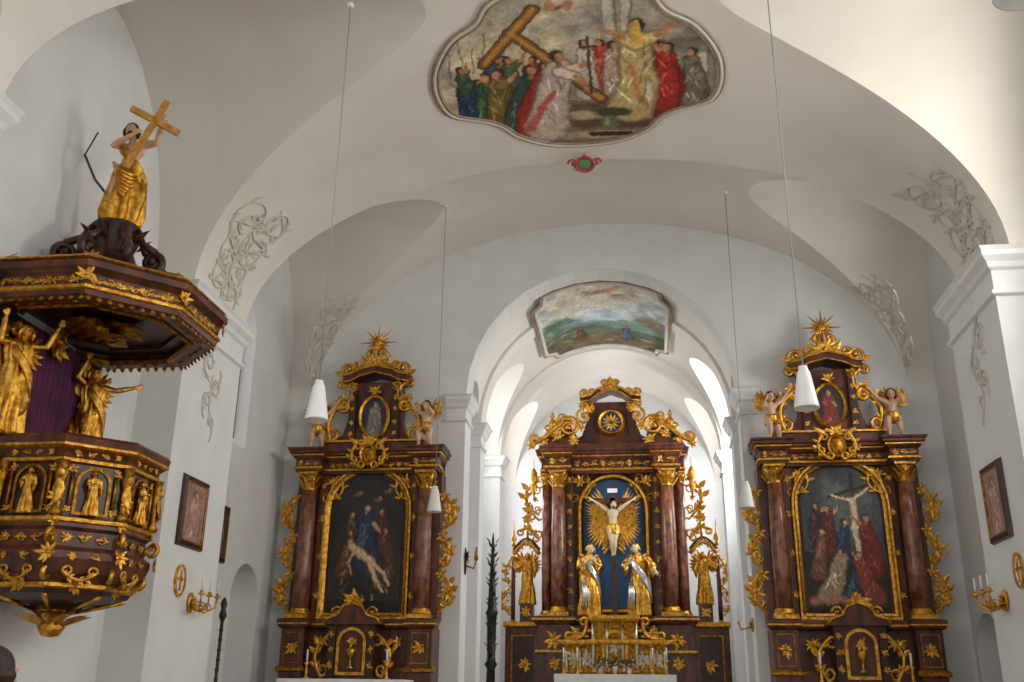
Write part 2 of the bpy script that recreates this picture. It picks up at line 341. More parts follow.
# ------------------------------------------------------------------ figures
def remesh(o,vox):
    m=o.modifiers.new('r','REMESH'); m.mode='VOXEL'; m.voxel_size=vox; m.use_smooth_shade=True
    m=o.modifiers.new('s','SMOOTH'); m.factor=.5; m.iterations=2
BASE=dict(head=(0,-.01,.93),neck=(0,0,.85),chest=(0,0,.755),waist=(0,0,.63),pelvis=(0,0,.53),
 l_sh=(-.105,0,.81),r_sh=(.105,0,.81),l_el=(-.15,.0,.65),r_el=(.15,.0,.65),l_ha=(-.16,-.08,.5),r_ha=(.16,-.08,.5),
 l_hi=(-.055,0,.52),r_hi=(.055,0,.52),l_kn=(-.06,-.02,.28),r_kn=(.06,-.02,.28),l_an=(-.06,.01,.04),r_an=(.06,.01,.04))
def figure(name,parent,loc,h,yaw=0,J=None,skin='gold',robe=None,robemat='gold',hair=None,wings=None,beard=False,hs=1.0,fat=1.0,sleeves=False,fine=120,sash=False,sashmat=None):
    j={k:Vector(v) for k,v in BASE.items()}; sashmat=sashmat or robemat
    for k,v in (J or {}).items(): j[k]=Vector(v)
    j={k:v*h for k,v in j.items()}; mb=MB()
    def ev(k,a,b,c,up=None): ell(mb,j[k],(a*h,b*h,c*h),skin,rot=up)
    g=fat
    tube(mb,[j['pelvis'],j['waist'],j['chest'],(j['chest']+j['neck'])/2,j['neck']],[.07*h*g,.064*h*g,.075*h*g,.055*h,.032*h],skin,10)
    ev('chest',.098*g,.066*g,.085);ev('waist',.075*g,.055*g,.08);ev('pelvis',.088*g,.068*g,.065)
    tube(mb,[j['neck']-V(0,0,.03*h),j['head']],[.034*h*g]*2,skin,8)
    H=j['head']; s=hs*h
    ell(mb,H,(.05*s,.06*s,.068*s),skin,su=14,sv=10); ell(mb,H+V(0,-.018*s,-.035*s),(.034*s,.04*s,.036*s),skin)
    tube(mb,[H+V(0,-.056*s,.012*s),H+V(0,-.074*s,-.012*s),H+V(0,-.062*s,-.02*s)],[.006*s,.011*s,.008*s],skin,6)
    ell(mb,H+V(0,-.055*s,.02*s),(.034*s,.01*s,.007*s),skin); ell(mb,H+V(0,-.057*s,-.036*s),(.014*s,.008*s,.006*s),skin)
    for q in (-1,1): ell(mb,H+V(q*.052*s,0,-.005*s),(.008*s,.014*s,.02*s),skin,su=6,sv=5)
    for sd in 'lr':
        sh,el,ha=j[sd+'_sh'],j[sd+'_el'],j[sd+'_ha']; q=-1 if sd=='l' else 1
        ell(mb,sh,.043*h*g,skin); tube(mb,[sh,(sh+el)/2,el],[.04*h*g,.037*h*g,.027*h*g],skin,8); ell(mb,el,.028*h*g,skin,su=8,sv=6)
        tube(mb,[el,el.lerp(ha,.35),ha],[.028*h*g,.03*h*g,.018*h*g],skin,8)
        d=(ha-el).normalized(); o=d.cross(V(0,1,0)); o=o.normalized() if o.length>.1 else V(1,0,0); nn=d.cross(o)
        pc=ha+d*.03*h; rot=Matrix((o,nn,d)).transposed()
        ell(mb,pc,(.024*h,.012*h,.034*h),skin,rot=rot,su=8,sv=6)
        for i in range(4):
            b=pc+o*(i-1.5)*.0125*h+d*.022*h; L=(.038,.045,.042,.033)[i]*h
            tube(mb,[b,b+d*L*.5+nn*L*.05,b+d*L*.85-nn*L*.3],[.0078*h,.007*h,.006*h],skin,6)
        b=pc-d*.008*h-o*q*.02*h; tube(mb,[b,b-o*q*.016*h+d*.016*h,b-o*q*.02*h+d*.036*h],[.009*h,.0085*h,.007*h],skin,6)
        hi,kn,an=j[sd+'_hi'],j[sd+'_kn'],j[sd+'_an']
        tube(mb,[hi,hi.lerp(kn,.4),kn],[.064*h*g,.06*h*g,.041*h*g],skin,10); ell(mb,kn,.042*h*g,skin,su=8,sv=6)
        tube(mb,[kn,kn.lerp(an,.35),an],[.04*h*g,.043*h*g,.023*h*g],skin,8)
        tube(mb,[an+V(0,.02*h,-.01*h),an+V(0,-.03*h,-.02*h),an+V(q*.01*h,-.085*h,-.03*h)],[.024*h,.024*h,.015*h],skin,8); ell(mb,an,.025*h,skin,su=8,sv=6)
    o=mb.obj(name+'_body',parent,loc,yaw); remesh(o,h/fine)
    if hair:
        hb=MB(); ell(hb,H+V(0,.012*s,.018*s),(.06*s,.062*s,.064*s),hair)
        for i in range(22):
            a=pi*(.0+i/21); d=V(math.cos(a),math.sin(a)*.9,0)
            p=H+V(d.x*.052*s,d.y*.052*s,.02*s); kk=.5 if hair=='hairdark' else 1
            tube(hb,[p,p+d*.012*s-V(0,0,.04*s*kk),p+d*.008*s-V(0,0,.085*s*kk*random.uniform(.7,1.1))],[.014*s,.016*s,.007*s],hair,5)
        if beard: ell(hb,H+V(0,-.05*s,-.058*s),(.028*s,.02*s,.034*s),hair)
        o=hb.obj(name+'_hair',parent,loc,yaw); remesh(o,h/fine)
    rb=MB()
    if robe:
        if robe=='full': rings=[(0.0,0,.0,.15,.12),(.12,0,0,.14,.11),(.3,.01,-.01,.12,.1),(.5,.0,0,.112,.09),(.62,0,0,.088,.07),(.74,0,0,.112,.08),(.8,0,0,.115,.07),(.845,0,0,.06,.05),(.87,0,0,.036,.036)]
        elif robe=='half': rings=[(0.02,0,.0,.14,.12),(.12,0,0,.16,.13),(.3,.01,-.01,.15,.12),(.48,.0,0,.13,.1),(.57,0,0,.11,.082),(.6,0,0,.075,.06)]
        elif robe=='loin': rings=[(.40,.02,-.01,.11,.085),(.46,0,0,.112,.085),(.53,0,0,.105,.08),(.57,0,0,.085,.065)]
        else: rings=robe
        N=56; M_=30; vs=[];fs=[]; ph=random.random()*6; plain=robemat=='jacket'
        for m_ in range(M_+1):
            t=m_/M_*(len(rings)-1); i=min(int(t),len(rings)-2); f=t-i; f=f*f*(3-2*f)
            z,cx,cy,rx,ry=[rings[i][q]*(1-f)+rings[i+1][q]*f for q in range(5)]
            amp=(.2*(1-m_/M_)**.7+.04)*(.2 if plain else 1)
            for k in range(N):
                a=2*pi*k/N; fo=abs(math.sin(4.5*a+ph+3*z))**.8*.8+.35*math.sin(9*a-5*z+ph*2)
                q=1+amp*(fo-.45)*1.6
                vs.append((h*(cx+rx*q*math.cos(a)),h*(cy+ry*q*math.sin(a)),h*(z+(.012*math.sin(5*a+ph) if m_ in(0,) else 0))))
        for m_ in range(M_):
            for k in range(N):
                k2=(k+1)%N; fs.append((m_*N+k,m_*N+k2,(m_+1)*N+k2,(m_+1)*N+k))
        fs.append(list(range(N-1,-1,-1))); fs.append([M_*N+k for k in range(N)])
        rb.add(vs,fs,robemat,True)
        if sleeves:
            for sd in 'lr':
                sh,el,ha=j[sd+'_sh'],j[sd+'_el'],j[sd+'_ha']
                if plain: tube(rb,[sh,(sh+el)/2,el,ha.lerp(el,.1)],[.052*h,.048*h,.04*h,.03*h],robemat,10); continue
                tube(rb,[sh,(sh+el)/2,el,el.lerp(ha,.5)],[.055*h,.056*h,.05*h,.06*h],robemat,10)
                e=el.lerp(ha,.4); tube(rb,[e,e-V(0,0,.08*h),e-V(0,0,.15*h)],[.05*h,.035*h,.008*h],robemat,8)
        if sash:
            for q in range(5):
                o_=q*.016
                tube(rb,[V(-.1,.03,.82-o_)*h,V(-.06,-.075,.75-o_)*h,V(.03,-.1,.64-o_)*h,V(.11,-.07,.54-o_*1.5)*h,V(.15,0,.46-o_*2)*h,V(.17,.03,.3-o_*2)*h],[.016*h,.02*h,.02*h,.02*h,.022*h,.01*h],sashmat,7)
                if sashmat!=robemat and q<3: tube(rb,[V(-.12+.02*q,-.08,.45)*h,V(-.1+.03*q,-.125,.3)*h,V(-.13+.04*q,-.13,.08)*h],[.012*h,.02*h,.014*h],sashmat,7)
    if wings:
        for q in (-1,1):
            b=V(q*.05,.07,.77)*h
            for k in range(9):
                a=math.radians(75-17*k); d=V(q*math.cos(a)*.9,.35,math.sin(a)); L=(.34-.018*k)*h
                leaf(rb,b+V(q*.01*h*k*.4,.004*h*k,0),d,V(0,-1,0),L,.075*h,wings); leaf(rb,b+V(0,-.015*h,0),d,V(0,-1,0),L*.5,.07*h,wings)
            tube(rb,[b,b+V(q*.1,.03,.12)*h,b+V(q*.17,.05,.2)*h],[.025*h,.03*h,.01*h],wings,7)
    if rb.v: rb.obj(name+'_robe',parent,loc,yaw)
# ------------------------------------------------------------------ ROOM
Z0=7.9; W=6.4; XR=7.1
ceil=empty('ceiling')
def vault(mb,y0,y1,W,XR,z0,b,bl,rise=0,ny=44,nb=40,nl=7):
    yc=(y0+y1)/2;hl=(y1-y0)/2; ys=[yc-hl*math.cos(pi*i/ny) for i in range(ny+1)]
    L=[];B=[];Rr=[]
    for y in ys:
        q=math.sqrt(max(0,1-((y-yc)/hl)**2)); zc=z0+bl*q; sg=min(1,(zc-z0)/b); pg=math.asin(sg); xg=W*math.cos(pg)
        B+= [(W*math.cos(pg+(pi-2*pg)*k/nb),y,z0+b*math.sin(pg+(pi-2*pg)*k/nb)) for k in range(nb+1)]
        Rr+=[(xg+(XR-xg)*k/nl,y,zc+rise*q*(k/nl)) for k in range(nl+1)]
        L+=[(-(xg+(XR-xg)*k/nl),y,zc+rise*q*(k/nl)) for k in range(nl+1)]
    def g(vs,n): mb.add(vs,[(j*(n+1)+k,j*(n+1)+k+1,(j+1)*(n+1)+k+1,(j+1)*(n+1)+k) for j in range(ny) for k in range(n)],'vault',True)
    g(B,nb);g(L,nl);g(Rr,nl)
def band(mb,y0,y1,W,z0,b,n=48,mt='vault'):
    vs=[(W*math.cos(pi*k/n),y,z0+b*math.sin(pi*k/n)) for y in (y0,y1) for k in range(n+1)]
    mb.add(vs,[(k,k+1,n+2+k,n+1+k) for k in range(n)],mt,True)
def step(mb,y,W0,b0,W1,b1,z0,n=48):
    vs=[(w*math.cos(pi*k/n),y,z0+b*math.sin(pi*k/n)) for w,b in ((W0,b0),(W1,b1)) for k in range(n+1)]
    mb.add(vs,[(k,k+1,n+2+k,n+1+k) for k in range(n)],'vault')
B1=3.22; PE=16.3
vm=MB()
vault(vm,.8,6.9,W,XR,Z0,B1,3.05,.5); band(vm,-1,.8,W,Z0,B1); band(vm,6.9,8.9,W,Z0,B1)
vault(vm,8.9,14.1,W,XR,Z0,B1,3.05,.7); band(vm,14.1,PE,W,Z0,B1)
step(vm,PE,W,B1,W+.1,4.15,Z0)
vault(vm,PE,20.8,W+.1,XR,Z0,4.15,3.6,.2)
vm.obj('vault_nave',ceil)
CW=3.0
vm=MB()
band(vm,20.8,21.5,CW,Z0,CW); step(vm,21.5,CW,CW,CW+.12,CW+.14,Z0); vault(vm,21.5,23.2,CW+.12,3.8,Z0,CW+.14,.8,.05,nl=4)
for y0,y1 in ((23.2,23.8),(26.6,27.2)): step(vm,y0,CW+.12,CW+.14,CW+.04,CW+.06,Z0); band(vm,y0,y1,CW+.04,Z0,CW+.06); step(vm,y1,CW+.04,CW+.06,CW+.12,CW+.14,Z0)
vault(vm,23.8,26.6,CW+.12,3.8,Z0,CW+.14,2.2,.2,nl=4)
vault(vm,27.2,30.6,CW+.12,3.8,Z0,CW+.14,2.2,.2,nl=4)
vm.obj('vault_chancel',ceil)
def panel(mb,mp,y0,y1,z0,z1,holes,t=.5,mt='plaster'):
    holes=sorted(holes,key=lambda h:h['c']); y=y0
    def q(a,b,c,d): mb.add([mp(a,c,0),mp(b,c,0),mp(b,d,0),mp(a,d,0)],[(0,1,2,3)],mt)
    for h in holes:
        a,b=h['c']-h['h'],h['c']+h['h']; q(y,a,z0,z1)
        if h['b']>z0: q(a,b,z0,h['b'])
        n=16; arc=[(h['c']-h['h']*math.cos(pi*i/n),h['s']+h['h']*h.get('e',1)*math.sin(pi*i/n)) for i in range(n+1)]
        for i in range(n):
            mb.add([mp(arc[i][0],arc[i][1],0),mp(arc[i+1][0],arc[i+1][1],0),mp(arc[i+1][0],z1,0),mp(arc[i][0],z1,0)],[(0,1,2,3)],mt)
        k=h.get('k',1); tt=h.get('t',t); loop=[(a,h['b'])]+arc+[(b,h['b'])]; cz=(h['b']+h['s'])/2
        inn=[(h['c']+(u-h['c'])*k,cz+(v-cz)*(k*.5+.5)) for u,v in loop]; N=len(loop)
        mb.add([mp(u,v,0) for u,v in loop]+[mp(u,v,tt) for u,v in inn],[(i,(i+1)%N,N+(i+1)%N,N+i) for i in range(N)],mt)
        if h.get('back'): mb.add([mp(u,v,tt) for u,v in inn],[list(range(N))],mt)
        y=b
    q(y,y1,z0,z1)
WIN=[dict(c=3.8,h=1.0,b=5.6,s=8.4,k=.75),dict(c=11.5,h=1.0,b=6.2,s=8.6,k=.75),dict(c=17.8,h=.72,b=6.2,s=8.5,k=.8,t=.3)]  # right-hand and near-bay openings are unseen, added to let daylight in
wins=[]
XI={-1:W,1:W-.32}
for sd,nm in ((-1,'left'),(1,'right')):
    mb=MB(); mpf=lambda s,z,d,sd=sd:(sd*(XR+d),s,z)
    panel(mb,mpf,-1,8.9,0,12.6,[WIN[0]])
    panel(mb,mpf,8.9,14.1,0,12.6,[WIN[1]] if sd>0 else [])
    panel(mb,mpf,14.1,20.8,0,12.6,[WIN[2],dict(c=19.3 if sd<0 else 19.9,h=.72,b=0,s=3.3 if sd<0 else 2.4,t=.6,back=True)])
    xi=XI[sd]
    for y0,y1 in ((-1,.8),(6.9,8.9),(14.1,PE)):
        a,b=sorted((sd*xi,sd*(XR+.05))); box(mb,a,b,y0,y1,0,Z0+.02,'plaster')
    mb.obj('wall_'+nm)
    tm=MB(); prof=[(.0,Z0-.75),(.06,Z0-.72),(.06,Z0-.66),(.012,Z0-.64),(.012,Z0-.34),(.06,Z0-.3),(.08,Z0-.22),(.15,Z0-.14),(.15,Z0-.06),(.19,Z0),(0,Z0+.03)]
    for y0,y1 in ((6.9,8.9),(14.1,PE)):
        p=[(sd*XR,y0),(sd*xi,y0),(sd*xi,y1),(sd*XR,y1)]
        if sd>0: p=p[::-1]
        sweep(tm,p,prof,'trim')
    tm.obj('trim_cornice_'+nm)
    for i,w in enumerate(WIN):
        if sd<0 and i==1: continue
        wm=MB(); a=w['c']; hh=w['h']*w['k']; x=sd*(XR+w.get('t',.5)-.06)
        tube(wm,[(x,a-hh,w['b']+.2),(x,a-hh,w['s'])]+[(x,a-hh*math.cos(pi*k/12),w['s']+hh*math.sin(pi*k/12)) for k in range(13)]+[(x,a+hh,w['b']+.2)],.04,'iron',6)
        for k in range(1,4): yy=a-hh+2*hh*k/4; tube(wm,[(x,yy,w['b']),(x,yy,w['s']+hh*.8)],.016,'iron',4)
        for k in range(1,12): zz=w['b']+(w['s']+hh-w['b'])*k/12; tube(wm,[(x,a-hh,zz),(x,a+hh,zz)],.022,'iron',4)
        wins.append(1); wm.obj('window_%d'%len(wins))
mb=MB()
panel(mb,lambda s,z,dd:(s,20.8+dd,z),-XR-.4,XR+.4,0,12.6,[dict(c=0,h=CW,b=0,s=Z0,t=.7)])
mb.obj('wall_chancel_arch')
mb=MB()
for sd in (-1,1):
    mpf=lambda s,z,d,sd=sd:(sd*(3.8+d),s,z)
    panel(mb,mpf,21.5,23.2,0,11.6,[]); panel(mb,mpf,23.2,26.6,0,11.6,[dict(c=25.2,h=.8,b=6.0,s=8.6,k=.85)]); panel(mb,mpf,26.6,30.6,0,11.6,[dict(c=28.9,h=.8,b=5.2,s=8.6,k=.85)])
    for y0,y1,xi in ((21.48,21.55,CW+.12),(23.2,23.8,CW+.04),(26.6,27.2,CW+.04)):
        a,b=sorted((sd*xi,sd*3.85)); box(mb,a,b,y0,y1,0,Z0+.02,'plaster')
panel(mb,lambda s,z,dd:(s,30.6+dd,z),-4,4,0,12,[])
mb.obj('wall_chancel')
tm=MB(); prof=[(0,Z0-.6),(.05,Z0-.58),(.05,Z0-.53),(.012,Z0-.52),(.012,Z0-.3),(.06,Z0-.26),(.09,Z0-.18),(.14,Z0-.1),(.14,Z0-.04),(.18,Z0),(0,Z0+.02)]
for sd in (-1,1):
    for p in ([(sd*(CW+.45),20.8),(sd*CW,20.8),(sd*CW,21.5),(sd*3.8,21.5)],[(sd*3.8,23.2),(sd*(CW+.04),23.2),(sd*(CW+.04),23.8),(sd*3.8,23.8)],[(sd*3.8,26.6),(sd*(CW+.04),26.6),(sd*(CW+.04),27.2),(sd*3.8,27.2)]):
        sweep(tm,p if sd<0 else p[::-1],prof,'trim')
tm.obj('trim_cornice_chancel')
mb=MB(); box(mb,-8,8,-1,31,-.2,0,'floor'); box(mb,-2.95,2.95,19.2,20.8,0,.35,'floor'); box(mb,-2.95,2.95,19.8,20.8,0,.7,'floor'); box(mb,-2.98,2.98,20.8,21.5,0,1.0,'floor'); box(mb,-3.8,3.8,21.5,30.6,0,1.0,'floor')
for s in (-1,1): box(mb,s*4.9-1.75,s*4.9+1.75,18.6,20.8,0,.3,'floor'); box(mb,s*4.9-1.6,s*4.9+1.6,19,20.8,0,.8,'floor')
mb.obj('floor')
# stucco scrollwork
def barrelmap(Wq,bq,sd,off=.012): return lambda p,y:V(sd*(Wq-off)*math.cos(p),y,Z0+(bq-off)*math.sin(p))
def stucco(name,mp,s0,s1,t0,t1,n,r,sd=1,seed=1):
    rnd=random.Random(seed); mb=MB()
    nrm=lambda s,t:((mp(s+.01,t)-mp(s,t)).cross(mp(s,t+.01)-mp(s,t))).normalized()
    def path(f,rad):
        pts=[mp(*f(i/26)) for i in range(27)]; tube(mb,pts,[rad*(.5+.6*math.sin(pi*i/26)) for i in range(27)],'stucco',5)
    for k in range(n):
        u=(k+.5)/n; sc=s0+(s1-s0)*u; tc=t0(u)+(t1(u)-t0(u))*(.3 if k%2 else .7); wid=(t1(u)-t0(u)); dl=(s1-s0)/n
        a0=rnd.random()*6; fl=1 if k%2 else -1; km=abs((mp(sc+.01,tc)-mp(sc,tc)).length/.01)
        q=wid*.27; sp=lambda i:(sc+q*(1-.85*i)*math.cos(a0+fl*9*i)/km,tc+q*(1-.85*i)*math.sin(a0+fl*9*i)); path(sp,r)
        ln=lambda i:(sc+dl*(i-.5)*2.0,tc+wid*.22*math.sin(a0+fl*pi*1.5*i)); path(ln,r)
        for f in (sp,ln):
            for z in range(5):
                i=(z+.5)/5.2; ss,tt=f(i); s2,t2=f(i+.03); p=mp(ss,tt); nn=nrm(ss,tt)
                if nn.dot(V(0,10,2)-p)<0: nn=-nn
                d=(mp(s2,t2)-p).normalized(); e=d.cross(nn)*(1 if z%2 else -1)
                leaf(mb,p,d+e*.9,nn,wid*.13,wid*.055,'stucco')
    return mb.obj(name,ceil)
for sd in (-1,1):
    stucco('stucco_scrollwork',barrelmap(W,B1,sd),.06,.54,lambda u:14.35-.45*u*u,lambda u:15.9-.2*u,7,.022,seed=3+sd)
    stucco('stucco_scrollwork',barrelmap(W,B1,sd),.3,.75,lambda u:7.3,lambda u:8.4,4,.024,seed=5+sd)
    stucco('stucco_scrollwork',barrelmap(W+.1,4.15,sd),.06,.5,lambda u:19.9-1.1*u,lambda u:20.65,7,.022,seed=8+sd)
    xi=XI[sd]
    stucco('stucco_scrollwork',lambda s,t,sd=sd,xi=xi:V(sd*(xi-.01),t,s),5.7,7.0,lambda u:14.7+.3*(1-u),lambda u:15.7-.3*(1-u),4,.02,seed=12+sd)
mb=MB(); zc=Z0+B1-.17
mb.T=Matrix.Translation((-.02,16.15,zc))@Matrix.Rotation(math.radians(50),4,'X')
ell(mb,(0,0,0),(.15,.05,.12),'greenp'); tube(mb,[(.17*math.cos(a),-.03,.14*math.sin(a)) for a in np.linspace(0,2*pi,20)],.028,'redp',6)
for s in (-1,1): spiral(mb,(s*.22,0,.02),(s,0,0),(0,0,1),.09,1.2,'redp',.022); spiral(mb,(s*.18,0,-.12),(s,0,0),(0,0,1),.06,1.2,'stucco',.02)
acan(mb,(0,-.04,.12),(0,-1,0),.1,'redp',5,spread=3); mb.obj('crest_cartouche')
# ------------------------------------------------------------------ frescoes
cv=CV(400,340,4.9/4.1,'#c6bca6'); A=4.9/4.1
def fx(px): return (px-425)/297*A
def fy(py): return (148-py)/150
for y,c in ((1.0,'#b4ac9a'),(.8,'#c6b898'),(.6,'#cfba90'),(.4,'#a08e6c')): cv.blob(fx(560),y,.9,.28,c,soft=.9,al=.8)
cv.noise(5,.7,'#9c9c9c'); cv.noise(9,.5,'#d8c498'); cv.noise(6,.25)
for k in range(40): cv.blob(random.random()*A,random.uniform(.5,1),.07,.02,random.choice(['#dcd0b4','#a8a4a0','#ccb88c','#9c94a0','#e0d4c0']),rot=random.uniform(-.5,.5),soft=.9,al=.6)
cv.poly([(fx(600),fy(80)),(fx(600),1.1),(fx(722),1.1),(fx(722),fy(80))],'#98907c',.8)
for x in (606,622,700): cv.poly([(fx(x),fy(85)),(fx(x),1.1),(fx(x+9),1.1),(fx(x+9),fy(85))],'#c6bca6',.85); cv.line([(fx(x+9),fy(85)),(fx(x+9),1)],.008,'#5d574e',al=.6)
cv.poly([(fx(640),fy(45)),(fx(725),fy(38)),(fx(725),fy(52)),(fx(640),fy(56))],'#6d675a',.6)
for k in range(6): cv.line([(fx(430+k*12),fy(60+k%3*6)),(fx(434+k*13),fy(28+k%2*10))],.005,'#6a5a40',al=.7)
cv.poly([(0,0),(0,fy(98)),(fx(722),fy(98)),(fx(722),0)],'#7c6444',.92)
for i,yy in enumerate((102,110,120,132)): cv.poly([(fx(540-i*12),fy(yy+9)),(fx(540-i*12),fy(yy)),(fx(690+i*6),fy(yy)),(fx(690+i*6),fy(yy+9))],'#b49e7c' if i%2 else '#5c4830',.8)
cv.noise(20,.25); cv.warp(16,.008)
SK='#c08860'
for x,c,y,h in ((449,'#22355a',104,.3),(462,'#3c5c40',100,.34),(474,'#7c3022',98,.32),(486,'#4c5878',94,.34),(497,'#a07c44',96,.34),(508,'#4c6440',98,.34),(520,'#8c4030',100,.34)):
    cv.fig(fx(x),fy(y),h,c,skin='#b47a52',lean=random.uniform(-.1,.15),arm=(random.uniform(-.2,.35),random.uniform(-.1,.3)))
for x,c,y,h in ((453,'#26406a',122,.4),(469,'#34603a',126,.46),(484,'#80682c',124,.46),(499,'#3c5648',130,.5),(515,'#b03424',128,.5)):
    cv.fig(fx(x),fy(y),h,c,skin=SK,lean=random.uniform(.0,.22),arm=(random.uniform(.1,.35),random.uniform(-.1,.25)),w=.18)
cv.fig(fx(600),fy(92),.36,'#c44432',skin=SK,arm=(.2,.3)); cv.fig(fx(584),fy(92),.36,'#d8ccb8',skin=SK); cv.fig(fx(613),fy(94),.36,'#d0b098',skin=SK); cv.fig(fx(654),fy(102),.44,'#c4ac80',skin=SK); cv.fig(fx(682),fy(114),.5,'#941c14',skin=SK,lean=-.16,arm=(-.3,.1),w=.19); cv.fig(fx(668),fy(104),.42,'#b83024',skin=SK,arm=(-.2,.3)); cv.fig(fx(702),fy(102),.38,'#847a66',skin=SK,lean=-.1)
for w_,c in ((.034,'#3c220c'),(.026,'#8a5a26'),(.012,'#b8863e')):
    cv.line([(fx(512),fy(30)),(fx(598),fy(98))],w_,c,soft=.2); cv.line([(fx(480),fy(54)),(fx(538),fy(14))],w_,c,soft=.2)
cv.fig(fx(534),fy(128),.56,'#e4ccba',skin=SK,lean=.16,arm=(.3,.1),arm2=(.2,-.15),w=.19); cv.line([(fx(514),fy(124)),(fx(530),fy(104)),(fx(548),fy(88))],[.035,.028,.018],'#b84c42',soft=.6,al=.9)
cv.fig(fx(636),fy(110),.6,'#dcc080',skin=SK,arm=(.25,.2),arm2=(-.22,.15),w=.18); cv.line([(fx(637),fy(44)),(fx(637),fy(28))],[.036,.01],'#d8b050'); cv.blob(fx(650),fy(92),.02,.08,'#f0e8d8',soft=.6,al=.8); cv.line([(fx(640),fy(98)),(fx(631),fy(68))],.018,'#c07038',al=.8,soft=.6)
cv.line([(fx(588),fy(92)),(fx(588),fy(40))],.008,'#5a3c20'); cv.line([(fx(580),fy(48)),(fx(597),fy(48))],.008,'#5a3c20')
cv.blob(fx(610),fy(112),.1,.04,'#44442e'); cv.blob(fx(606),fy(124),.05,.07,'#6c6c48',soft=.4); cv.blob(fx(603),fy(122),.02,.05,'#9a9a70',soft=.7); cv.line([(fx(585),fy(136)),(fx(628),fy(136))],.02,'#2c2618'); cv.blob(fx(560),fy(130),.06,.03,'#7e6e48',soft=.7)
cv.blob(fx(562),fy(14),.06,.02,'#7a4a38',soft=.7); cv.blob(fx(555),fy(12),.022,.03,'#b8845e'); cv.blob(fx(572),fy(13),.022,.03,'#b8845e')
cv.warp(70,.004); cv.noise(90,.2); cv.noise(28,.2)
half=[(0,11.45),(.75,11.5),(1.15,11.7),(1.38,12.05),(1.8,12.35),(2.15,12.95),(2.25,13.6),(2.12,14.2),(1.62,14.55),(1.35,14.8),(1.1,15.2),(.6,15.55),(0,15.65)]
out=smooth_closed([(x,y) for x,y in half]+[(-x,y) for x,y in half[-2:0:-1]],5)
def zb(x,Wq=W,bq=B1): return Z0+bq*math.sqrt(max(0,1-(x/Wq)**2))
fr=empty('ceiling_fresco')
X0,X1,Y0,Y1=-2.28,2.28,15.7,11.4
grid('painted_scene',cv,lambda u,v:(X0+(X1-X0)*u,Y0+(Y1-Y0)*v,zb(X0+(X1-X0)*u)-.03),fr,outline=[((x-X0)/(X1-X0),(y-Y0)/(Y1-Y0)) for x,y in out])
mb=MB()
for off,r,mt_ in ((0,.03,'frescoframe'),(.06,.035,'stucco'),(.11,.014,'frescoframe')):
    k=[(x*(1+off/2.2),13.5+(y-13.5)*(1+off/2)) for x,y in out]
    tube(mb,[(x,y,zb(x)-.025) for x,y in k],r,mt_,6,closed=True)
mb.obj('painted_frame',fr)
cv=CV(220,240,3.7/4.4,'#b4c2c8'); A=3.7/4.4
cv.noise(6,.8,'#d6cdb8'); cv.blob(A*.5,.85,.5,.3,'#d0c2a8',soft=.9)
for k in range(30): cv.blob(A*random.random(),random.uniform(.55,1),.08,.025,random.choice(['#e0d6c4','#a8bcc8','#c8b498','#b8c4c8']),rot=random.uniform(-.4,.4),soft=.9,al=.7)
for x,y,r,c in ((.5,.84,.4,'#b88a74'),(.42,.86,-.3,'#a06c58'),(.58,.86,.9,'#d0a484'),(.62,.82,.3,'#a88470')): cv.blob(A*x,y,.07,.02,c,rot=r,soft=.6)
cv.line([(A*.38,.82),(A*.5,.86),(A*.6,.9)],[.02,.035,.02],'#c08c70',soft=.6); cv.blob(A*.62,.92,.02,.025,'#c89878'); cv.line([(A*.3,.86),(A*.44,.86)],.012,'#d8b090'); cv.line([(A*.6,.88),(A*.74,.84)],.012,'#d8b090')
cv.poly([(0,.0),(0,.5),(A*.2,.56),(A*.35,.46),(A*.6,.42),(A*.8,.5),(A,.56),(A,0)],'#72887e')
cv.blob(A*.5,.46,.34,.05,'#a8bcb8',soft=.9,al=.8); cv.blob(A*.12,.52,.14,.1,'#4c6450',soft=.7); cv.blob(A*.86,.5,.14,.1,'#8a7050',soft=.8); cv.poly([(0,0),(0,.33),(A*.3,.4),(A*.7,.28),(A,.36),(A,0)],'#56624a'); cv.poly([(0,0),(0,.2),(A*.5,.24),(A,.16),(A,0)],'#6e5638',.8)
for k in range(34): cv.blob(A*random.random(),random.uniform(.02,.4),.05,.018,random.choice(['#3c4c3c','#8a6a48','#6c8068','#b09878','#485c60','#8a5040']),rot=random.uniform(-.6,.6),soft=.7,al=.8)
cv.fig(A*.3,.2,.18,'#6a4034',skin='#b88868',w=.22); cv.fig(A*.68,.16,.2,'#4c5a70',skin='#b88868',w=.22)
cv.warp(16,.016); cv.noise(14,.3); cv.noise(60,.2)
zc2=lambda x:zb(x,CW+.04,CW+.06)
fr=empty('ceiling_fresco')
o2=[(-1.35,21.7),(1.35,21.7),(1.4,22.1),(1.62,22.3),(1.62,25.5),(1.4,25.7),(1.35,26.05),(-1.35,26.05),(-1.4,25.7),(-1.62,25.5),(-1.62,22.3),(-1.4,22.1)]
X0c,X1c,Y0c,Y1c=-1.65,1.65,26.15,21.6
grid('painted_scene',cv,lambda u,v:(X0c+(X1c-X0c)*u,Y0c+(Y1c-Y0c)*v,zc2(X0c+(X1c-X0c)*u)-.03),fr,outline=[((x-X0c)/(X1c-X0c),(y-Y0c)/(Y1c-Y0c)) for x,y in o2])
mb=MB(); dens=[]
for i in range(len(o2)):
    a,b_=o2[i],o2[(i+1)%len(o2)]; dens+=[(a[0]+(b_[0]-a[0])*k/6,a[1]+(b_[1]-a[1])*k/6) for k in range(6)]
